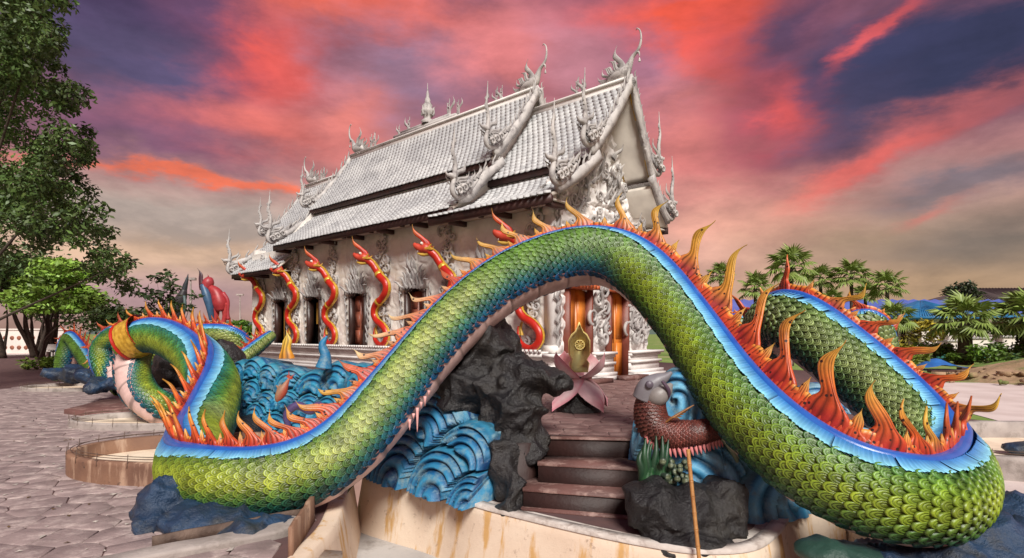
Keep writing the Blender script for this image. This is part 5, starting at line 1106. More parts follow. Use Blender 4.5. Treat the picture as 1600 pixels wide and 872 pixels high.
fish('small red and brown fish leaping on the long blue wave wall', P(432, 628, 7.55), .34, (.42, .06, .03), (.35, .2, .12), (0, -1.1, .3))
q = link('sea_creature', (lambda t: mesh_np('f', t[0], t[1], np.tile((.09, .06, .17), (len(t[0]), 1)), True))(tube([(-.2, 0, -.1), (-.22, -.02, .1), (-.1, 0, .2), (.06, -.02, .14), (.16, 0, .2), (.25, 0, .05), (.2, 0, -.1)], [.03, .045, .05, .05, .05, .04, .02], 9, (0, 1, 0), step=.02)), M['paint']); q.location = P(478, 660, 6.9); tag(q, 'dark purple curled sea creature at the foot of the blue wave wall', 'sea creature')

# ================================================================== CARP, LOTUS, BAMBOO
cp = wroot(empty('carp_statue', 'dark red scaled carp with grey white head arching on the pale blue wave', 'fish statue', P(1050, 690, 4.9)))
pts = [P(1020, 612, 4.85), P(1016, 640, 4.8), P(1022, 664, 4.78), P(1046, 678, 4.76), P(1080, 678, 4.76), P(1112, 672, 4.85), P(1140, 668, 5.0)]
rad = [.10, .125, .13, .12, .10, .085, .06]; C_ = np.hstack([np.array([p[:] for p in pts]), np.array(rad)[:, None]]); S, s = catmull(C_, .02); T, N, B = frames(S[:, :3], np.tile((-.3, -.8, .3), (len(S), 1)))
V, Fq = tube([p[:] for p in pts], rad, 16, (-.3, -.8, .3), step=.02); link('body', mesh_np('body', V, Fq, np.tile((.10, .03, .025), (len(V), 1)), True), M['paint'], cp)
ms = []; cl = []
for i in range(2, len(S)-1):
    for j in range(12):
        th = -1.9+(j+(.5 if i % 2 else 0))*.33; rdv = math.cos(th)*N[i]+math.sin(th)*B[i]; x = -math.sin(th)*N[i]+math.cos(th)*B[i]; y = norm(T[i]+.3*rdv); z = np.cross(x, y); z = z if z@rdv > 0 else -z; x = np.cross(y, z)
        ms.append(mtx(S[i, :3]+rdv*S[i, 3]*.97, x*S[i, 3]*.42, y*.036, z*S[i, 3]*.5)); g = random.uniform(.7, 1.3); cl.append((.17*g, .045*g, .035*g))
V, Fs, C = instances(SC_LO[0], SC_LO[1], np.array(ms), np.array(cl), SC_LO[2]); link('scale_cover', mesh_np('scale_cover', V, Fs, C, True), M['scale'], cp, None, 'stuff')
hd = MB(); h0 = np.array(P(1018, 612, 4.80)); fw = norm(np.array((.55, -.25, .75)))
V, Fq = tube([h0-np.array((.06, 0, .06)), h0+np.array((-.03, -.02, .03)), h0+np.array((.04, -.04, .09)), h0+np.array((.10, -.05, .125)), h0+np.array((.155, -.05, .165))], [.10, .095, .07, .04, .012], 14, (0, -1, 0)); hd.add(V, Fq, (.20, .19, .21))
V, Fq = tube([h0+np.array((-.04, -.03, -.06)), h0+np.array((.03, -.07, -.03)), h0+np.array((.10, -.07, .02)), h0+np.array((.15, -.06, .07))], [.05, .085, .06, .015], 14, (0, -1, 0)); hd.add(V, Fq, (.27, .25, .24)); hd.build('head', M['paint'], cp, True)
e = h0+np.array((-.045, -.13, .07)); V, Fq = tube([e+np.array((0, .03, 0)), e, e+np.array((0, -.012, 0))], [.030, .030, .008], 14, (0, 0, 1)); eye = link('eye', mesh_np('eye', V, Fq, np.tile((.12, .10, .13), (len(V), 1)), True), M['paint'], cp)
V, Fq = tube([h0+np.array((.05, -.15, .10)), h0+np.array((.10, -.15, .03)), h0+np.array((.11, -.13, -.03))], [.012, .016, .01], 8, (0, -1, 0)); link('mouth', mesh_np('mouth', V, Fq, np.tile((.1, .06, .1), (len(V), 1)), True), M['paint'], cp)
fr = MB()
for k in range(26):
    i = int(4+(len(S)-9)*k/25); d = norm(np.array((0, -.25, -1.))+.25*T[i]); b0 = S[i, :3]+norm(np.array((-.5 if k < 8 else 0, -.5, -.7)))*S[i, 3]*.98; V, Fq = tube([b0, b0+d*.05, b0+d*.085], [.018, .013, .003], 6, (1, 0, 0)); fr.add(V, Fq, (.72, .25, .25))
fr.build('pink_fringe', M['paint'], cp, True, kind='stuff')
fn = MB()
for k in range(8): V, Fq = tube([P(1040, 660, 4.66), P(1052+k*2.5, 652-k*1.5, 4.63), P(1062+k*3.2, 655-k*4.0+.02*k*k*6, 4.64)], [.008, .010, .003], 6); fn.add(V, Fq, (.26, .11, .03))
fn.build('orange_fin', M['paint'], cp, True)
tf = MB()
for k in range(9): V, Fq = tube([P(1118, 672, 4.85), P(1140+k*1, 664+k*6, 4.8), P(1168-k*2, 662+k*9, 4.85)], [.014, .02, .004], 6); tf.add(V, Fq, (.5, .48, .36) if k % 2 else (.25, .32, .2))
tf.build('tail_fin', M['paint'], cp, True)
# seaweed and coral
sw = wroot(empty('seaweed_clump', 'dark green upright seaweed on the wave mound beside the steps', 'seaweed', P(1012, 745, 4.65)))
for k in range(14):
    x = 1003+k*3.2; hh = 46+14*math.sin(k*2.3); V, Fq = tube([P(x, 752, 4.62-.02*(k % 3)), P(x+3*math.sin(k), 752-hh*.4, 4.6), P(x-4*math.cos(k*1.7), 752-hh*.75, 4.6), P(x+3, 752-hh*1.2, 4.64)], [.03, .034, .024, .006], 7, (0, -1, 0)); link('frond', mesh_np('frond', V, Fq, np.tile((.012, .05+.015*(k % 3), .022), (len(V), 1)), True), M['paint'], sw)
cr_ = wroot(empty('coral_clump', 'cluster of small dark tube corals behind the squat boulder', 'coral', P(1050, 760, 4.6)))
rc = random.Random(2)
for k in range(26):
    p = np.array(P(1030+rc.uniform(0, 44), 718+rc.uniform(0, 38), 4.60+rc.uniform(-.05, .05))); d = norm(np.array((rc.uniform(-.5, .5), -1, rc.uniform(0, .7)))); r_ = rc.uniform(.018, .03)
    V, Fq = tube([p-d*.06, p, p+d*.05, p+d*.052, p+d*.02], [r_*.8, r_, r_*1.15, r_*.8, r_*.6], 9, (1, 0, .1), step=.012); C = np.tile((.03, .05, .035), (len(V), 1)); C[-27:-18] = (.25, .28, .15); link('tube_coral', mesh_np('tube_coral', V, Fq, C, True), M['paint'], cr_)
# bamboo
bb = wroot(empty('bamboo_pole', 'thin orange bamboo pole leaning on the squat black boulder', 'pole', P(1092, 872, 3.9)))
a, b_ = np.array(P(1093, 880, 3.95)), np.array(P(1075, 702, 4.12)); n = 7
for k in range(n):
    p0, p1 = a+(b_-a)*k/n, a+(b_-a)*(k+1)/n; V, Fq = tube([p0, p0+(p1-p0)*.04, p0+(p1-p0)*.1, p0+(p1-p0)*.93, p1-(p1-p0)*.002], [.0175, .0175, .0145, .014, .0165], 10, (0, -1, 0), step=.012); link('cane_segment', mesh_np('cane_segment', V, Fq, None, True), M['bamboo'], bb)
# lotus
lt = wroot(empty('lotus_statue', 'pink and white lotus holding a gold plaque on a black pedestal before the temple', 'lotus statue', P(905, 645, 7.6)))
lc = np.array(P(905, 645, 7.55)); lc[2] = ZT+.012
a = np.linspace(0, 2*math.pi, 24, endpoint=False); pr = [(.30, 0), (.30, .05), (.26, .09), (.22, .2), (.13, .36), (.10, .44), (.001, .45)]
link('pedestal', mesh_np('pedestal', [(lc[0]+r_*math.cos(q), lc[1]+r_*math.sin(q), lc[2]+z_) for r_, z_ in pr for q in a], grid_faces(len(pr), 24, False, True), None, True), M['rock'], lt)
def petal(ang, L_, up0, curlv, w, droop, tint):
    u = np.linspace(0, 1, 14); v = np.linspace(-1, 1, 9); d = np.array((math.cos(ang), math.sin(ang), 0)); sd2 = np.array((-math.sin(ang), math.cos(ang), 0)); V = []; C = []
    for ui in u:
        if droop: r_ = L_*(ui*.9); z = .02-.62*L_*ui**1.6
        else: r_ = L_*(.62*math.sin(ui*1.7)); z = L_*(.28*ui+curlv*ui**2)
        ww = w*math.sin(math.pi*min(1, ui*.93+.07))**.7*(1-ui**8)
        for vi in v:
            k = vi*ww; z2 = z+(.22*w*vi**2*(1 if not droop else -1)*4*ui*(1-ui*.4)); p = lc+np.array((0, 0, up0))+d*(r_-.10*abs(vi)**2*ww)+sd2*k+np.array((0, 0, z2)); V.append(p)
            t = max(abs(vi)**3*.7, max(0, ui-.6)*2.2); t = min(1, t)*(.8+.2*math.sin(vi*14)); C.append(np.array((.95, .80, .78))*(1-t)+np.array((.86, .20, .30))*t)
    F_ = grid_faces(14, 9); V = np.array(V); n = len(V); V2 = V-np.array((0, 0, .012)); Fq = np.concatenate([F_[:, ::-1], F_+n])
    mm = mesh_np('petal', np.concatenate([V, V2]), Fq, np.concatenate([C, C]), True); link('petal', mm, M['paint'], lt)
for a_ in (-2.55, -.95, .45, 1.9): petal(a_, .50, .43, .1, .21, True, 0)
for a_ in (3.5, -.35, 1.1, 2.1): petal(a_, .54, .40, .22, .20, False, 0)
pq = MB(); prof = [(-.11, .0), (-.13, .12), (-.10, .17), (-.14, .24), (-.14, .42), (-.10, .50), (-.05, .54), (-.02, .60), (0, .66), (.02, .60), (.05, .54), (.10, .50), (.14, .42), (.14, .24), (.10, .17), (.13, .12), (.11, 0)]
n = len(prof); V = [(lc[0]+x, lc[1]-.04, lc[2]+.50+z) for x, z in prof]+[(lc[0]+x*.9, lc[1]-.055, lc[2]+.51+z*.95) for x, z in prof]+[(lc[0]+x, lc[1]+.04, lc[2]+.50+z) for x, z in prof]
pq.add(V, [tuple(range(n, 2*n))[::-1], tuple(range(2*n, 3*n))]+[(i, (i+1) % n, n+(i+1) % n, n+i) for i in range(n)]+[(i, 2*n+i, 2*n+(i+1) % n, (i+1) % n) for i in range(n)])
pq.build('gold_plaque', pm('bright_gold', (1.0, .88, .36), (.95, .72, .22), 9, .42, .4, 40, bdist=.01), lt)
V, Fq = tube([(lc[0]-.06*math.cos(q), lc[1]-.062, lc[2]+.86+.06*math.sin(q)) for q in np.linspace(0, 2*math.pi, 14)], [.009]*14, 6, (0, 1, 0), step=.02); wheel = MB(); wheel.add(V, Fq)
for q in range(8): V, Fq = tube([(lc[0], lc[1]-.06, lc[2]+.86), (lc[0]+.058*math.cos(q*.785), lc[1]-.062, lc[2]+.86+.058*math.sin(q*.785))], [.006, .006], 5, (0, 1, 0), step=.02); wheel.add(V, Fq)
wheel.build('wheel_emblem', pm('bright_gold', (1, 1, 1)), lt)
# ================================================================== GROUND PATCHES
path_poly = [(3.3, 5.6), (2.75, 3.9), (5, 3.0), (14, 5.5), (20, 12), (15.5, 16.6), (14.4, 17.8), (12.2, 18.0), (10.0, 15.5), (8.5, 10), (6.6, 8.0)]
link('path', poly_mesh('path', [ccw(path_poly)], .008), M['sand'], kind='structure')
link('verge', poly_mesh('verge', [ccw([(-70, 38.4), (-15, 40.4), (-6, 34.2), (0, 60), (-70, 70)])], .004), M['sand'], kind='structure')
def mound(label, cx, cy, rx, ry, h, mat, seed, name='rubble_mound'):
    n = 60; u = np.linspace(-1, 1, n); X, Y = np.meshgrid(u, u, indexing='ij'); d = np.hypot(X, Y); z = h*np.clip(1-d**1.6, 0, 1)*(.55+.9*fbm(X*3+seed, Y*3, 1, 4))+.12*h*(fbm(X*14+seed, Y*14, 0, 3)-.3)*(d < 1)-.02
    return tag(link(name, mesh_np(name, np.stack([cx+X*rx, cy+Y*ry, z], -1).reshape(-1, 3), grid_faces(n, n)[:, ::-1]*1, None, True), mat), label, 'mound')
mound('brown earth and rubble mound with grass patches beside the pale path', 19.0, 18.5, 4.6, 3.4, 1.0, M['earth'], 3)
mound('low grassy earth bank behind the rubble mound', 27, 24, 7, 5, .9, M['grass'], 8, 'earth_bank')
rk = random.Random(5); deb = MB(); cube = np.array([(x, y, z) for x in (-.5, .5) for y in (-.5, .5) for z in (-.5, .5)]); cF = [(0, 1, 3, 2), (4, 6, 7, 5), (0, 4, 5, 1), (2, 3, 7, 6), (0, 2, 6, 4), (1, 5, 7, 3)]
for k in range(260):
    a = rk.uniform(0, 6.28); r_ = rk.uniform(.3, 1.1); p = (19.0+4.6*r_*math.cos(a)-1, 18.2+3.2*r_*math.sin(a), .03+max(0, .45*(1-r_**1.6))); s_ = rk.uniform(.04, .16)
    Rm = Matrix.Rotation(rk.uniform(0, 6), 3, 'Z') @ Matrix.Rotation(rk.uniform(0, 3), 3, 'X'); deb.add(cube*np.array((s_*rk.uniform(1, 3), s_, s_*.6)), cF, None, mtx(p, *np.array(Rm).T))
deb.build('gravel', M['earth'], kind='stuff')
o = MB()
V, Fq = tube([(0, 0, 0), (.3, .0, .0)], [.1, .1], 6); tb = bpy.data.meshes.new('t')
tp_ = np.array([(x, y, .06+.38*math.exp(-((x+.1)**2+y*y)*3)+.08*fbm(x*4, y*4, 0, 3)) for x in np.linspace(-.9, .9, 16) for y in np.linspace(-.6, .6, 12)])
tag(link('tarpaulin', mesh_np('tarpaulin', np.concatenate([tp_, tp_*(1, 1, 0)]), np.concatenate([grid_faces(16, 12)[:, ::-1], grid_faces(16, 12)+192]), None, False), M['tarp']), 'crumpled blue tarpaulin on the ground by the pale path', 'tarpaulin').location = G(1466, 578)+Vector((0, 0, .01))
for k, (px, py, L_) in enumerate(((1500, 582, 2.6), (1530, 577, 2.2))):
    p = G(px, py); o = link('timber_plank', box_mesh('timber_plank', -L_/2, -.12, 0, L_/2, .12, .09, .01), M['fascia']); o.location = (p[0], p[1], .01); o.rotation_euler = (0, 0, .1+.15*k); tag(o, ('longer dark plank lying beside the blue tarpaulin', 'short dark plank lying nearer the fan palm')[k], 'plank')
# ================================================================== FOLIAGE
def leaf_cloud(centers, radii, n_each, size, col, seed=0, droop=.4, flat=1.0, elong=1.9):
    r = np.random.default_rng(seed); Vs = []; Cs = []
    for (c, rad) in zip(centers, radii):
        n = int(n_each*(rad/np.mean(radii))**1.6)+6; d = norm(r.normal(size=(n, 3))); q = np.array(c)+d*(rad*r.random((n, 1))**.45)*np.array((1, 1, .72*flat))
        t = norm(r.normal(size=(n, 3))*np.array((1, 1, .45))-np.array((0, 0, droop))); b = norm(np.cross(t, norm(r.normal(size=(n, 3))+np.array((0, 0, .9))))); s = size*(.6+.8*r.random((n, 1)))
        V = np.stack([q, q+t*s*.5*elong+b*s*.42, q+t*s*elong, q+t*s*.5*elong-b*s*.42], 1); Vs.append(V.reshape(-1, 3)); nrm = np.cross(t, b); k = (.55+.75*r.random((n, 1)))*(1+.25*r.normal())
        cc = np.array(col)*np.clip(k, .35, 1.7)+np.array((.03, .02, 0))*r.random((n, 1)); Cs.append(np.repeat(cc, 4, 0))
    V = np.concatenate(Vs); return V, np.arange(len(V)).reshape(-1, 4), np.concatenate(Cs)
def trunk_mb(base, tops, r0, seed=0):
    mb = MB(); rr_ = random.Random(seed); base = np.array(base, float)
    for k, t in enumerate(tops):
        t = np.array(t, float); m1 = base+(t-base)*.4+np.array([rr_.uniform(-.12, .12) for _ in range(3)])*np.linalg.norm(t-base)*.5; m1[2] = base[2]+(t[2]-base[2])*.5
        r_ = r0 if k == 0 else r0*.45; V, Fq = tube([base, base+(m1-base)*.5, m1, t], [r_*1.2, r_, r_*.7, r_*.12], 8, (0, 1, 0), step=np.linalg.norm(t-base)/14); mb.add(V, Fq)
    return mb
def tree(name, label, base, clumps, radii, n_each, size, col, r0, seed, droop=.4, nt=8, group=None, flat=1.0, trunk_top=None, lcat='tree'):
    t = wroot(empty(name, label, lcat, base, 0, group)); r = random.Random(seed)
    cl = list(clumps); tops = [trunk_top or cl[0]]+[cl[i] for i in range(0, len(cl), max(1, len(cl)//nt))]
    trunk_mb(base, tops, r0, seed).build('trunk', M['bark'], t, True)
    V, Fq, C = leaf_cloud(cl, radii, n_each, size, col, seed, droop, flat); link('crown', mesh_np('crown', V, Fq, C), M['leaf'], t, kind=None); return t
r = random.Random(21); cl = []; rd = []
bx = lambda y: np.interp(y, [-60, 0, 60, 120, 150, 200, 260, 300, 340, 380, 410, 440, 470], [70, 84, 88, 84, 112, 134, 120, 128, 130, 158, 188, 192, 150])
while len(cl) < 210:
    py = r.uniform(-60, 470); b_ = bx(py); px = b_+14-(r.random()**1.5)*330*1.0
    if py > 385 and px < 150: continue
    if (px < b_-25) and r.random() < .35*(1 if py < 300 else 0): pass
    Y = r.uniform(11.5, 15.5)+(b_-px)*.012; cl.append(P(px, py, Y)); rd.append(r.uniform(.18, .42) if px > b_-50 else r.uniform(.35, .68))
tree('shade_tree', 'tall dark green drooping tree filling the left edge of the picture', (-15.5, 14.5, 0), cl, rd, 330, .062, (.075, .145, .035), .13, 3, .7, 20, trunk_top=(-15.0, 14.5, 9))
cl = [P(px, py, r.uniform(26, 31)) for px, py in [(45, 440), (70, 425), (95, 415), (115, 425), (135, 430), (60, 455), (90, 445), (118, 452), (138, 460), (30, 465), (75, 470), (105, 475), (128, 480), (50, 480), (148, 470), (100, 432), (80, 410)]]
tree('shade_tree', 'bright green layered tree in front of the white pierced wall', G(62, 562), cl, [r.uniform(.7, 1.15) for _ in cl], 420, .13, (.24, .42, .06), .18, 5, .15, 5, flat=.42, trunk_top=P(75, 450, 29))
for k, (px, pt, lab) in enumerate(((5, 440, 'dark trunked tree at the extreme left edge before the pierced wall'), (42, 450, 'slim dark tree between the left edge and the bright layered tree'), (92, 470, 'leaning dark tree right of the bright layered tree'))):
    cl = [P(px+r.uniform(-50, 40), pt-r.uniform(-15, 50), r.uniform(31, 36)) for _ in range(13)]
    tree('shade_tree', lab, G(px+(0, 12, -12)[k], 560-k), cl, [r.uniform(.9, 1.5) for _ in cl], 240, .15, (.055, .115, .03), .17, 31+k, .5, 4, trunk_top=P(px, pt, 34))
cl = [P(px+r.uniform(-3, 3), py, 19+r.uniform(-.5, .5)) for px, py in [(262, 428), (243, 436), (266, 440), (272, 448), (232, 456), (243, 462), (262, 462), (250, 470), (268, 470), (238, 478), (224, 460), (256, 482), (244, 490), (262, 492), (272, 478), (300, 462), (292, 478)]]
tree('sapling', 'sparse leafy sapling standing behind the gold banded coil', G(252, 592), cl, [r.uniform(.16, .26) for _ in cl], 34, .10, (.05, .10, .035), .05, 51, .3, 17, trunk_top=P(258, 440, 19))
def bush(label, px, py, Y, rx, rz, col, n=700, size=.11, name='bush', grp=None):
    c = P(px, py, Y); rr_ = random.Random(int(px*7)); cl = [c+Vector((rr_.uniform(-1, 1)*rx, rr_.uniform(-.6, .6)*rx, rr_.uniform(-.5, .6)*rz)) for _ in range(9)]
    t = wroot(empty(name, label, name.replace('_', ' '), (c[0], c[1], 0), 0, grp)); trunk_mb((c[0], c[1], -.02), cl[:4], .05, 3).build('stem', M['bark'], t)
    V, Fq, C = leaf_cloud(cl, [max(rx, rz)*.48]*9, n/9, size, col, int(px), .1); link('crown', mesh_np('crown', V, Fq, C), M['leaf'], t)
bush('mid green bush behind the pointed far left hump', 168, 500, 24, 1.2, .7, (.06, .12, .03), 1200)
bush('broad green bush left of the dark statue', 215, 505, 26, 1.6, .7, (.06, .13, .03), 1400)
bush('bright green bush beside the temple rear corner', 385, 520, 21, .7, .45, (.14, .28, .04), 1100)
bush('low yellow green plant at the yard edge left of the far rocks', 68, 568, 24, .6, .25, (.16, .26, .04), 500)
bush('yellow leaved bush left of the pavilion', 1440, 518, 36, 1.0, .8, (.42, .34, .03), 900, .13)
bush('small yellow shrub among the low monuments', 1412, 548, 26, .5, .4, (.36, .32, .04), 500)
bush('round bright green shrub right of the fan palm trunk', 1546, 553, 27, .75, .55, (.11, .22, .03), 900)
bush('green shrub left of the fan palm trunk', 1456, 550, 29, .9, .5, (.12, .20, .04), 900)
bush('small round shrub touching the fan palm trunk base', 1493, 560, 28, .4, .3, (.10, .2, .03), 500)
bush('dark green shrub between the round shrub and the teal wall', 1562, 556, 28, .5, .4, (.04, .10, .03), 500)
bush('green hedge shrub at the right edge by the monuments', 1592, 552, 29, .8, .55, (.10, .18, .03), 700)
bush('yellow green bush behind the low right hump spikes', 1425, 560, 20, .4, .4, (.22, .30, .04), 500)
bush('yellow flowering shrub seen through the gap in the naga coils', 1222, 520, 16, .3, .25, (.5, .42, .02), 400, .08)
bush('olive bush under the brown roof at the far right', 1575, 512, 42, 1.6, 1.0, (.10, .16, .04), 900, .16)
bush('leafy shrub behind the pavilion steps', 1350, 525, 34, 1.2, .9, (.10, .18, .04), 900, .14)
# fan palms
def frond_mesh():
    mb = MB(); n = 17
    V, Fq = tube([(0, 0, 0), (.35, 0, .10), (.68, 0, .08)], [.022, .014, .012], 5, (0, 0, 1), step=.2); mb.add(V, Fq, (.12, .16, .05))
    for k in range(n):
        a = (k-(n-1)/2)/(n-1)*math.radians(215); L_ = .62*(1-.22*abs(a/1.9)**2); w = .038; p0 = np.array((.66, 0, .08)); d = np.array((math.cos(a), math.sin(a), .0)); s = np.array((-math.sin(a), math.cos(a), 0)); dz = .03*(1 if k % 2 else -1)
        pts = [p0-s*.004, p0+d*L_*.55-s*w+np.array((0, 0, dz+.02)), p0+d*L_+np.array((0, 0, -.10-.12*abs(math.sin(a)))), p0+d*L_*.55+s*w+np.array((0, 0, -dz+.02)), p0+d*L_*.55+np.array((0, 0, .045))]
        c = .8+.4*((k*7) % 5)/5; mb.add(pts, [(0, 1, 4), (1, 2, 4), (4, 2, 3), (0, 4, 3)], np.array((.25, .34, .08))*c)
    return mb.mesh('frond')
FR = frond_mesh(); FR.materials.append(M['leaf'])
def palm(label, px, py_crown, Y, R0, nf=26, rt=.11, seed=0, boots=False, base_py=None):
    c = P(px, py_crown, Y); rr_ = random.Random(seed); t = wroot(empty('fan_palm', label, 'palm tree', (c[0], c[1], 0), 0, 'fan palms beyond the nagas'))
    mb = MB(); V, Fq = tube([(c[0], c[1], -.05), (c[0]+.03, c[1], c[2]*.5), (c[0], c[1], c[2])], [rt*1.25, rt, rt*.95], 9, (0, 1, 0), step=.25); mb.add(V, Fq); mb.build('trunk', M['bark'], t)
    if boots:
        bt = MB()
        for k in range(90): a = k*2.4; z = c[2]*(.1+.85*k/90); p = np.array((c[0]+math.cos(a)*rt, c[1]+math.sin(a)*rt, z)); V, Fq = tube([p, p+np.array((math.cos(a)*.14, math.sin(a)*.14, .16))], [.06, .03], 5, (0, 1, .1), step=.1); bt.add(V, Fq)
        bt.build('leaf_base', M['bark'], t, kind='stuff')
    for k in range(nf):
        a = k*2.399+rr_.uniform(-.2, .2); e = math.radians(82-125*(k/nf)**.85+rr_.uniform(-8, 8)); f = bpy.data.objects.new('frond', FR); COLL.objects.link(f); setp(f, t); s = R0*rr_.uniform(.60, .82)/1.28
        f.matrix_basis = Matrix.Translation(c) @ Matrix.Rotation(a, 4, 'Z') @ Matrix.Rotation(-e, 4, 'Y') @ Matrix.Rotation(rr_.uniform(-.3, .3), 4, 'X') @ Matrix.Scale(s, 4)
PALMS = [(1126, 432, 34, 1.25, 'leftmost small fan palm, beside the tall crest flames of the right limb'), (1180, 452, 32, 1.5, 'fan palm showing between the right limb and the tall hump'), (1236, 420, 27, 1.75, 'large dark fan palm directly behind the tall hump'), (1282, 438, 33, 1.35, 'fan palm just right of the red flames on the tall hump'),
         (1330, 434, 32, 1.6, 'bright fan palm above the fringed rear coil'), (1352, 462, 35, 1.3, 'low fan palm between the bright one and the dark trunked one'), (1386, 450, 31, 1.55, 'dark crowned fan palm with a thin dark trunk left of the pavilion'), (1215, 470, 36, 1.5, 'lower fan palm tucked under the large dark one'),
         (1398, 500, 27, 1.45, 'bushy light green fan palm between the hump crest and the pavilion'), (1507, 504, 28, 2.2, 'stout fan palm with a rough thick trunk in front of the pavilion'), (1604, 502, 29, 2.5, 'stout fan palm cut by the right edge of the picture'), (1300, 470, 38, 1.3, 'distant fan palm behind the orange crest of the hump')]
for k, (px, py, Y, R0, lab) in enumerate(PALMS): palm(lab, px, py, Y, R0, 34 if R0 > 2 else 24, .30 if R0 > 2 else .10, k, R0 > 2.2)
# ================================================================== BUILDINGS BEHIND
def hip(name, x0, x1, y0, y1, ze, zr, ov, mat, parent):
    a, b, c, d = (x0-ov, y0-ov, ze), (x1+ov, y0-ov, ze), (x1+ov, y1+ov, ze), (x0-ov, y1+ov, ze); ym = (y0+y1)/2; k = min((y1-y0)/2, (x1-x0)/2-.3); r0, r1 = (x0+k, ym, zr), (x1-k, ym, zr)
    V = [a, b, c, d, r0, r1]+[(p[0], p[1], p[2]-.15) for p in (a, b, c, d)]
    return link(name, mesh_np(name, V, [(0, 1, 5, 4), (1, 2, 5), (2, 3, 4, 5), (3, 0, 4), (0, 6, 7, 1), (1, 7, 8, 2), (2, 8, 9, 3), (3, 9, 6, 0), (6, 9, 8, 7)]), mat, parent)
pv = wroot(empty('pavilion', 'open pavilion with blue tiled hip roof and pale columns among the palms', 'pavilion', (32, 46, 0)))
px0, px1 = P(1442, 0, 44)[0], P(1508, 0, 44)[0]
hip('roof', px0, px1, 44, 49, 2.75, 4.15, .9, M['bluetile'], pv)
rib_ = MB()
for k in range(26):
    x = px0-.8+(px1-px0+1.6)*k/25; xt = min(max(x, px0+1.6), px1-1.6); V, Fq = tube([(x, 43.13, 2.80), (x+(xt-x)*.97, 46.4, 4.12)], [.035, .035], 4, (0, 0, 1), step=2); rib_.add(V, Fq)
rib_.build('tile_rib', M['bluetile'], pv, kind='stuff')
for x in np.linspace(px0+.1, px1-.1, 4):
    for y in (44.2, 48.6): link('column', box_mesh('column', x-.17, y-.17, 0, x+.17, y+.17, 2.6), M['whitewall'], pv)
link('floor_slab', box_mesh('floor_slab', px0-.6, 43.4, 0.005, px1+.6, 49.6, .35), M['whitewall'], pv); link('back_wall', box_mesh('back_wall', px0, 48.9, .36, px1, 49.1, 2.6), M['frame'], pv)
lh = wroot(empty('long_hall', 'long low hall with bright blue sheet roof behind the palms', 'hall', (45, 62, 0)))
x0, x1 = P(1135, 0, 60)[0], P(1900, 0, 60)[0]
lr = MB(); ns = int((x1-x0)/1.2)
for k in range(ns+1):
    pass
V = []; 
for k in range(2*ns+1):
    x = x0+(x1-x0)*k/(2*ns); dz = .16*(k % 2); V += [(x, 59, 3.35+dz), (x, 66, 5.25+dz), (x, 73, 3.35+dz)]
link('roof', mesh_np('roof', V, grid_faces(2*ns+1, 3)), M['bluesheet'], lh)
link('wall', box_mesh('wall', x0+.5, 60.5, 0, x1-.5, 71.5, 3.5), M['frame'], lh)
for k in range(16): x = x0+1+(x1-x0-2)*k/15; link('column', box_mesh('column', x-.2, 59.6, 0, x+.2, 60.0, 3.3), M['whitewall'], lh)
link('fascia', box_mesh('fascia', x0, 58.93, 3.12, x1, 58.99, 3.42), M['bluetile'], lh)
b2 = wroot(empty('tiled_building', 'distant building with dark brown ridged roof above the blue hall', 'building', (75, 88, 0)))
X0, X1 = 68.0, P(1860, 0, 84)[0]; link('wall', box_mesh('wall', X0+1, 86, 0, X1-1, 97, 6.4), M['whitewall'], b2)
V = [(X0, 84, 6.3), (X1, 84, 6.3), (X1, 91.5, 8.6), (X0+5, 91.5, 8.6), (X0, 99, 6.3), (X1, 99, 6.3), (X0, 84, 6.15), (X1, 84, 6.15)]; link('roof', mesh_np('roof', V, [(0, 1, 2, 3), (3, 2, 5, 4), (6, 7, 1, 0), (0, 3, 4)]), M['brownroof'], b2)
tr_ = MB()
for k in range(60): x = X0+.6+(X1-X0-1)*k/60; V, Fq = tube([(x, 84, 6.36), (max(x, X0+5.1), 91.3, 8.62)], [.09, .09], 4, (1, 0, 0), step=4); tr_.add(V, Fq)
tr_.build('tile_rib', M['brownroof'], b2, kind='stuff')
bush('dark round tree at the left end of the brown roof', 1500, 459, 83, 1.8, 1.8, (.03, .06, .03), 1200, .3)
link('monument_wall', box_mesh('monument_wall', P(1462, 0, 34)[0], 34, 0, P(1720, 0, 34)[0], 34.25, .38), M['greenwall']); tag(bpy.data.objects['monument_wall'], 'low teal green wall running behind the fan palm trunk', 'wall')
mlab = ['white pitched tomb left of the pavilion columns', 'grey draped monument under the yellow bush', 'pale stepped monument left of the stout palm trunk', 'tall grey monument right of the stout palm trunk', 'small white peaked monument behind the round shrub', 'white pointed monument second from the tall grey one', 'boxy white shrine with flat top near the right edge', 'white peaked tomb at the right edge']
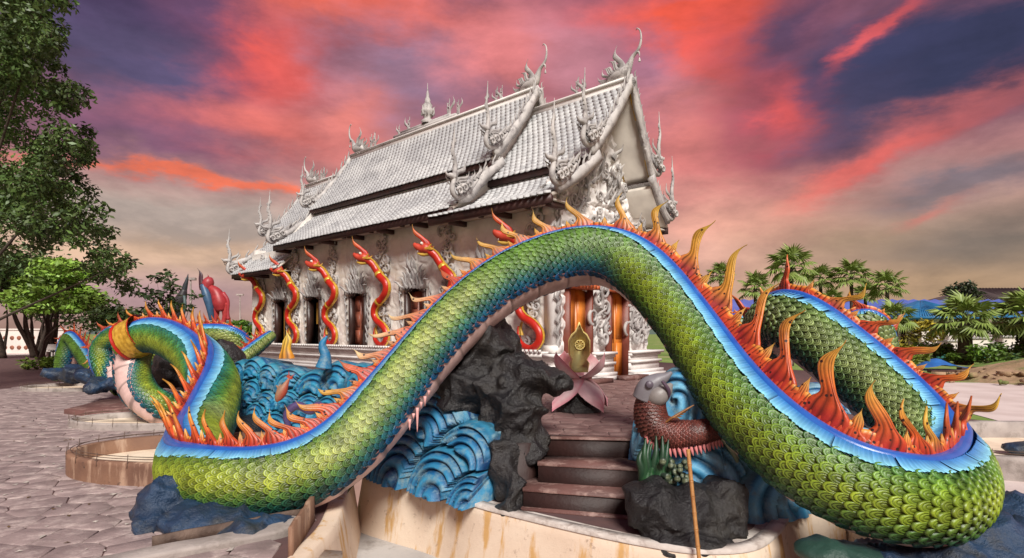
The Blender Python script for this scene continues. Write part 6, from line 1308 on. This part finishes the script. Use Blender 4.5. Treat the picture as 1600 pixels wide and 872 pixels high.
for k, (px, w, h, ty) in enumerate(((1448, 1.6, 1.0, 0), (1466, 1.0, .7, 1), (1486, 1.4, 1.15, 2), (1525, 1.7, 1.35, 2), (1540, .9, .9, 0), (1556, .9, 1.0, 0), (1572, 1.5, 1.45, 1), (1596, 1.4, 1.0, 0))):
    x = P(px, 0, 37)[0]; t = wroot(empty('monument', mlab[k], 'monument', (x, 37, 0)))
    link('base', box_mesh('base', x-w/2, 36.4, 0, x+w/2, 37.8, h*.45, .03), M['stone_grey'], t)
    if ty == 0: link('peaked_top', mesh_np('peaked_top', [(x-w/2, 36.5, h*.452), (x+w/2, 36.5, h*.452), (x+w/2, 37.7, h*.452), (x-w/2, 37.7, h*.452), (x, 37.1, h*1.1)], [(0, 1, 4), (1, 2, 4), (2, 3, 4), (3, 0, 4)]), M['whitewall'], t)
    else:
        link('body', box_mesh('body', x-w*.36, 36.6, h*.452, x+w*.36, 37.6, h*.85, .03), M['whitewall'], t)
        link('cap', box_mesh('cap', x-w*.44, 36.5, h*.852, x+w*.44, 37.7, h*.95, .03), M['stone_grey'], t)
        if ty == 2: link('finial', mesh_np('finial', *tube([(x, 37.1, h*.93), (x, 37.1, h*1.05), (x, 37.1, h*1.3)], [.14, .12, .01], 8, (0, 1, 0), step=.05)), M['whitewall'], t)
# hidden gap: colourful mosaic wave bank behind the right limb
wave_wall('bright blue and white wave bank seen in the gap between the two right limbs', [(3.2, 7.9), (3.9, 7.6), (4.6, 7.4), (5.2, 7.6)], [(.1, .7, .4, 1), (.4, .5, .4, -1), (.7, .35, .4, 1), (.95, .2, .35, 1), (.25, .25, .4, 1), (.6, .0, .4, -1)], .14, dark=(.02, .10, .35), mid=(.05, .35, .6), light=(.35, .6, .75), nv=70, du=.03)
# ================================================================== LEFT BACKGROUND
pw = wroot(empty('pierced_wall', 'long white garden wall pierced with rows of dark red flower blocks', 'wall', (-45, 43, 0)))
xw0, xw1 = P(-120, 0, 43)[0], P(118, 0, 43)[0]
link('wall_panel', box_mesh('wall_panel', xw0, 43, 0.01, xw1, 43.3, 1.75), M['whitewall'], pw); link('coping', box_mesh('coping', xw0, 42.93, 1.752, xw1, 43.37, 1.86), M['whitewall'], pw)
bl = MB()
for k in range(22):
    for j in range(2):
        x = xw0+.4+k*.52; z = .45+j*.72; a = np.linspace(0, 2*math.pi, 8, endpoint=False); V, Fq = tube([(x, 43.02, z), (x, 42.93, z)], [.17, .13], 8, (0, 0, 1), step=.05); me_ = mesh_np('flower_block', V, Fq); link('flower_block', me_, M['terracotta'], pw)
for k, px in enumerate((80, 95, 108)):
    p = G(px, 560); t = wroot(empty('garden_bench', ('white bench left of the trio under the layered tree', 'white bench in the middle of the trio under the layered tree', 'white bench right of the trio under the layered tree')[k], 'bench', p))
    link('seat', box_mesh('seat', p[0]-.45, p[1]-.25, .40, p[0]+.45, p[1]+.25, .47, .01), M['white_plastic'], t); link('backrest', box_mesh('backrest', p[0]-.45, p[1]+.2, .50, p[0]+.45, p[1]+.26, .85, .01), M['white_plastic'], t)
    for sx in (-.38, .38):
        for sy in (-.18, .18): link('leg', box_mesh('leg', p[0]+sx-.04, p[1]+sy-.04, .005, p[0]+sx+.04, p[1]+sy+.04, .399), M['white_plastic'], t)
p = G(98, 578); tag(link('stone_block', box_mesh('stone_block', -.9, -.4, 0, .9, .4, .45, .04), M['terracotta']), 'reddish low block behind the far left hump', 'block').location = (p[0], p[1]+6, 0)
tag(prism('concrete_slab', [tuple(G(100, 648)[:2]), tuple(G(160, 632)[:2]), tuple(G(260, 622)[:2]), tuple(G(300, 640)[:2]), tuple(G(250, 650)[:2]), tuple(G(165, 656)[:2])][::1], 0, .10, M['step']), 'brownish raised slab with dark edge between the two cream basins', 'slab')
# statues
def st_part(name, tubes, root, col):
    mb = MB()
    for pts, rad in tubes: V, Fq = tube(pts, rad, 12, (0, 1, 0), step=.08); mb.add(V, Fq, col)
    return mb.build(name, M['paint'], root, True)
Ys = 24.
S_ = lambda px, py, dy=0: tuple(P(px, py, Ys+dy))
bs = wroot(empty('beast_statue', 'red beast statue seen from behind with blue front and tall pointed headdress', 'beast statue', (S_(335, 0)[0], Ys, 0)))
pd = link('pedestal', box_mesh('pedestal', S_(312, 0)[0], Ys-.7, 0, S_(362, 0)[0], Ys+.7, 1.95, .05), M['cement'], bs)
st_part('body', [([S_(328, 449), S_(338, 458), S_(344, 474), S_(346, 486)], [.14, .24, .30, .22])], bs, (.40, .035, .04))
for px in (336, 350): st_part('hind_leg', [([S_(px, 474), S_(px+2, 490), S_(px, 500), S_(px-2, 506)], [.17, .12, .09, .12])], bs, (.48, .05, .05))
st_part('blue_breast', [([S_(317, 445, -.1), S_(323, 462, -.15), S_(328, 480, -.15), S_(331, 500, -.1)], [.12, .17, .15, .10])], bs, (.05, .12, .22))
st_part('head', [([S_(322, 452), S_(326, 440), S_(328, 433)], [.2, .22, .09])], bs, (.42, .05, .06))
for k, (a, b) in enumerate((((318, 452), (309, 419)), ((327, 440), (324, 428)), ((330, 445), (333, 434)))):
    p0, p1 = np.array(S_(*a)), np.array(S_(*b)); d = p1-p0; L_ = np.linalg.norm(d); d /= L_; V, Fq, C = flame_mesh('c', 1, .32, .16, 1, 3, 0, .2, (.1, .03, .04), (.12, .05, .07), (.10, .06, .08) if k == 0 else (.45, .04, .05), None, 14, 7); mm = MB(); sx = np.cross((0, 1, 0), d); mm.add(V, Fq, C, mtx(p0, sx*L_, np.array((0, 1., 0))*L_, d*L_)); mm.build('headdress', M['paint'], bs, True)
st_part('tail', [([S_(348, 458), S_(356, 470), S_(356, 488), S_(357, 500)], [.10, .07, .06, .08])], bs, (.40, .04, .05))
bd = wroot(empty('bird_statue', 'dark grey bird statue with tall pointed crest seen from behind', 'bird statue', (S_(282, 0)[0], Ys, 0)))
link('pedestal', box_mesh('pedestal', S_(268, 0)[0], Ys-.5, 0, S_(292, 0)[0], Ys+.5, 1.9, .05), M['cement'], bd)
st_part('body', [([S_(275, 504), S_(273, 492), S_(277, 478), S_(284, 464), S_(288, 452)], [.22, .30, .25, .20, .11])], bd, (.05, .045, .05))
st_part('crest', [([S_(286, 462), S_(289, 448), S_(292, 438), S_(294, 428)], [.12, .10, .06, .01])], bd, (.04, .05, .06))
st_part('breast_strip', [([S_(288, 462, -.15), S_(289, 478, -.2), S_(287, 492, -.15)], [.05, .07, .04])], bd, (.10, .16, .16))
for k, (px, pt, Y) in enumerate(((298, 438, 40), (375, 462, 60), (402, 468, 62))):
    c = P(px, pt, Y); t = wroot(empty('lamp_post', ('thin lamp post between the two statues', 'distant lamp post right of the red statue', 'distant lamp post nearest the temple')[k], 'lamp post', (c[0], c[1], 0)))
    link('pole', mesh_np('pole', *tube([(c[0], c[1], 0), (c[0], c[1], c[2]*.5), (c[0], c[1], c[2])], [.10, .08, .05], 6, (0, 1, 0))), M['cement'], t); link('lamp_head', box_mesh('lamp_head', c[0]-.35, c[1]-.15, c[2]+.0, c[0]+.35, c[1]+.15, c[2]+.18, .02), M['cement'], t)
hills = MB(); n = 60; V = []
for k in range(n+1):
    x = -420+840*k/n; h_ = 9+9*float(fbm(k*.35, 2.2, 0, 4)); V += [(x, 560, -.5), (x, 600, h_), (x, 640, -.5)]
hills.add(V, grid_faces(n+1, 3)); hills.build('hills', pm('far_trees', (.09, .13, .10), (.07, .10, .09), .05, .95, 0), kind='structure')
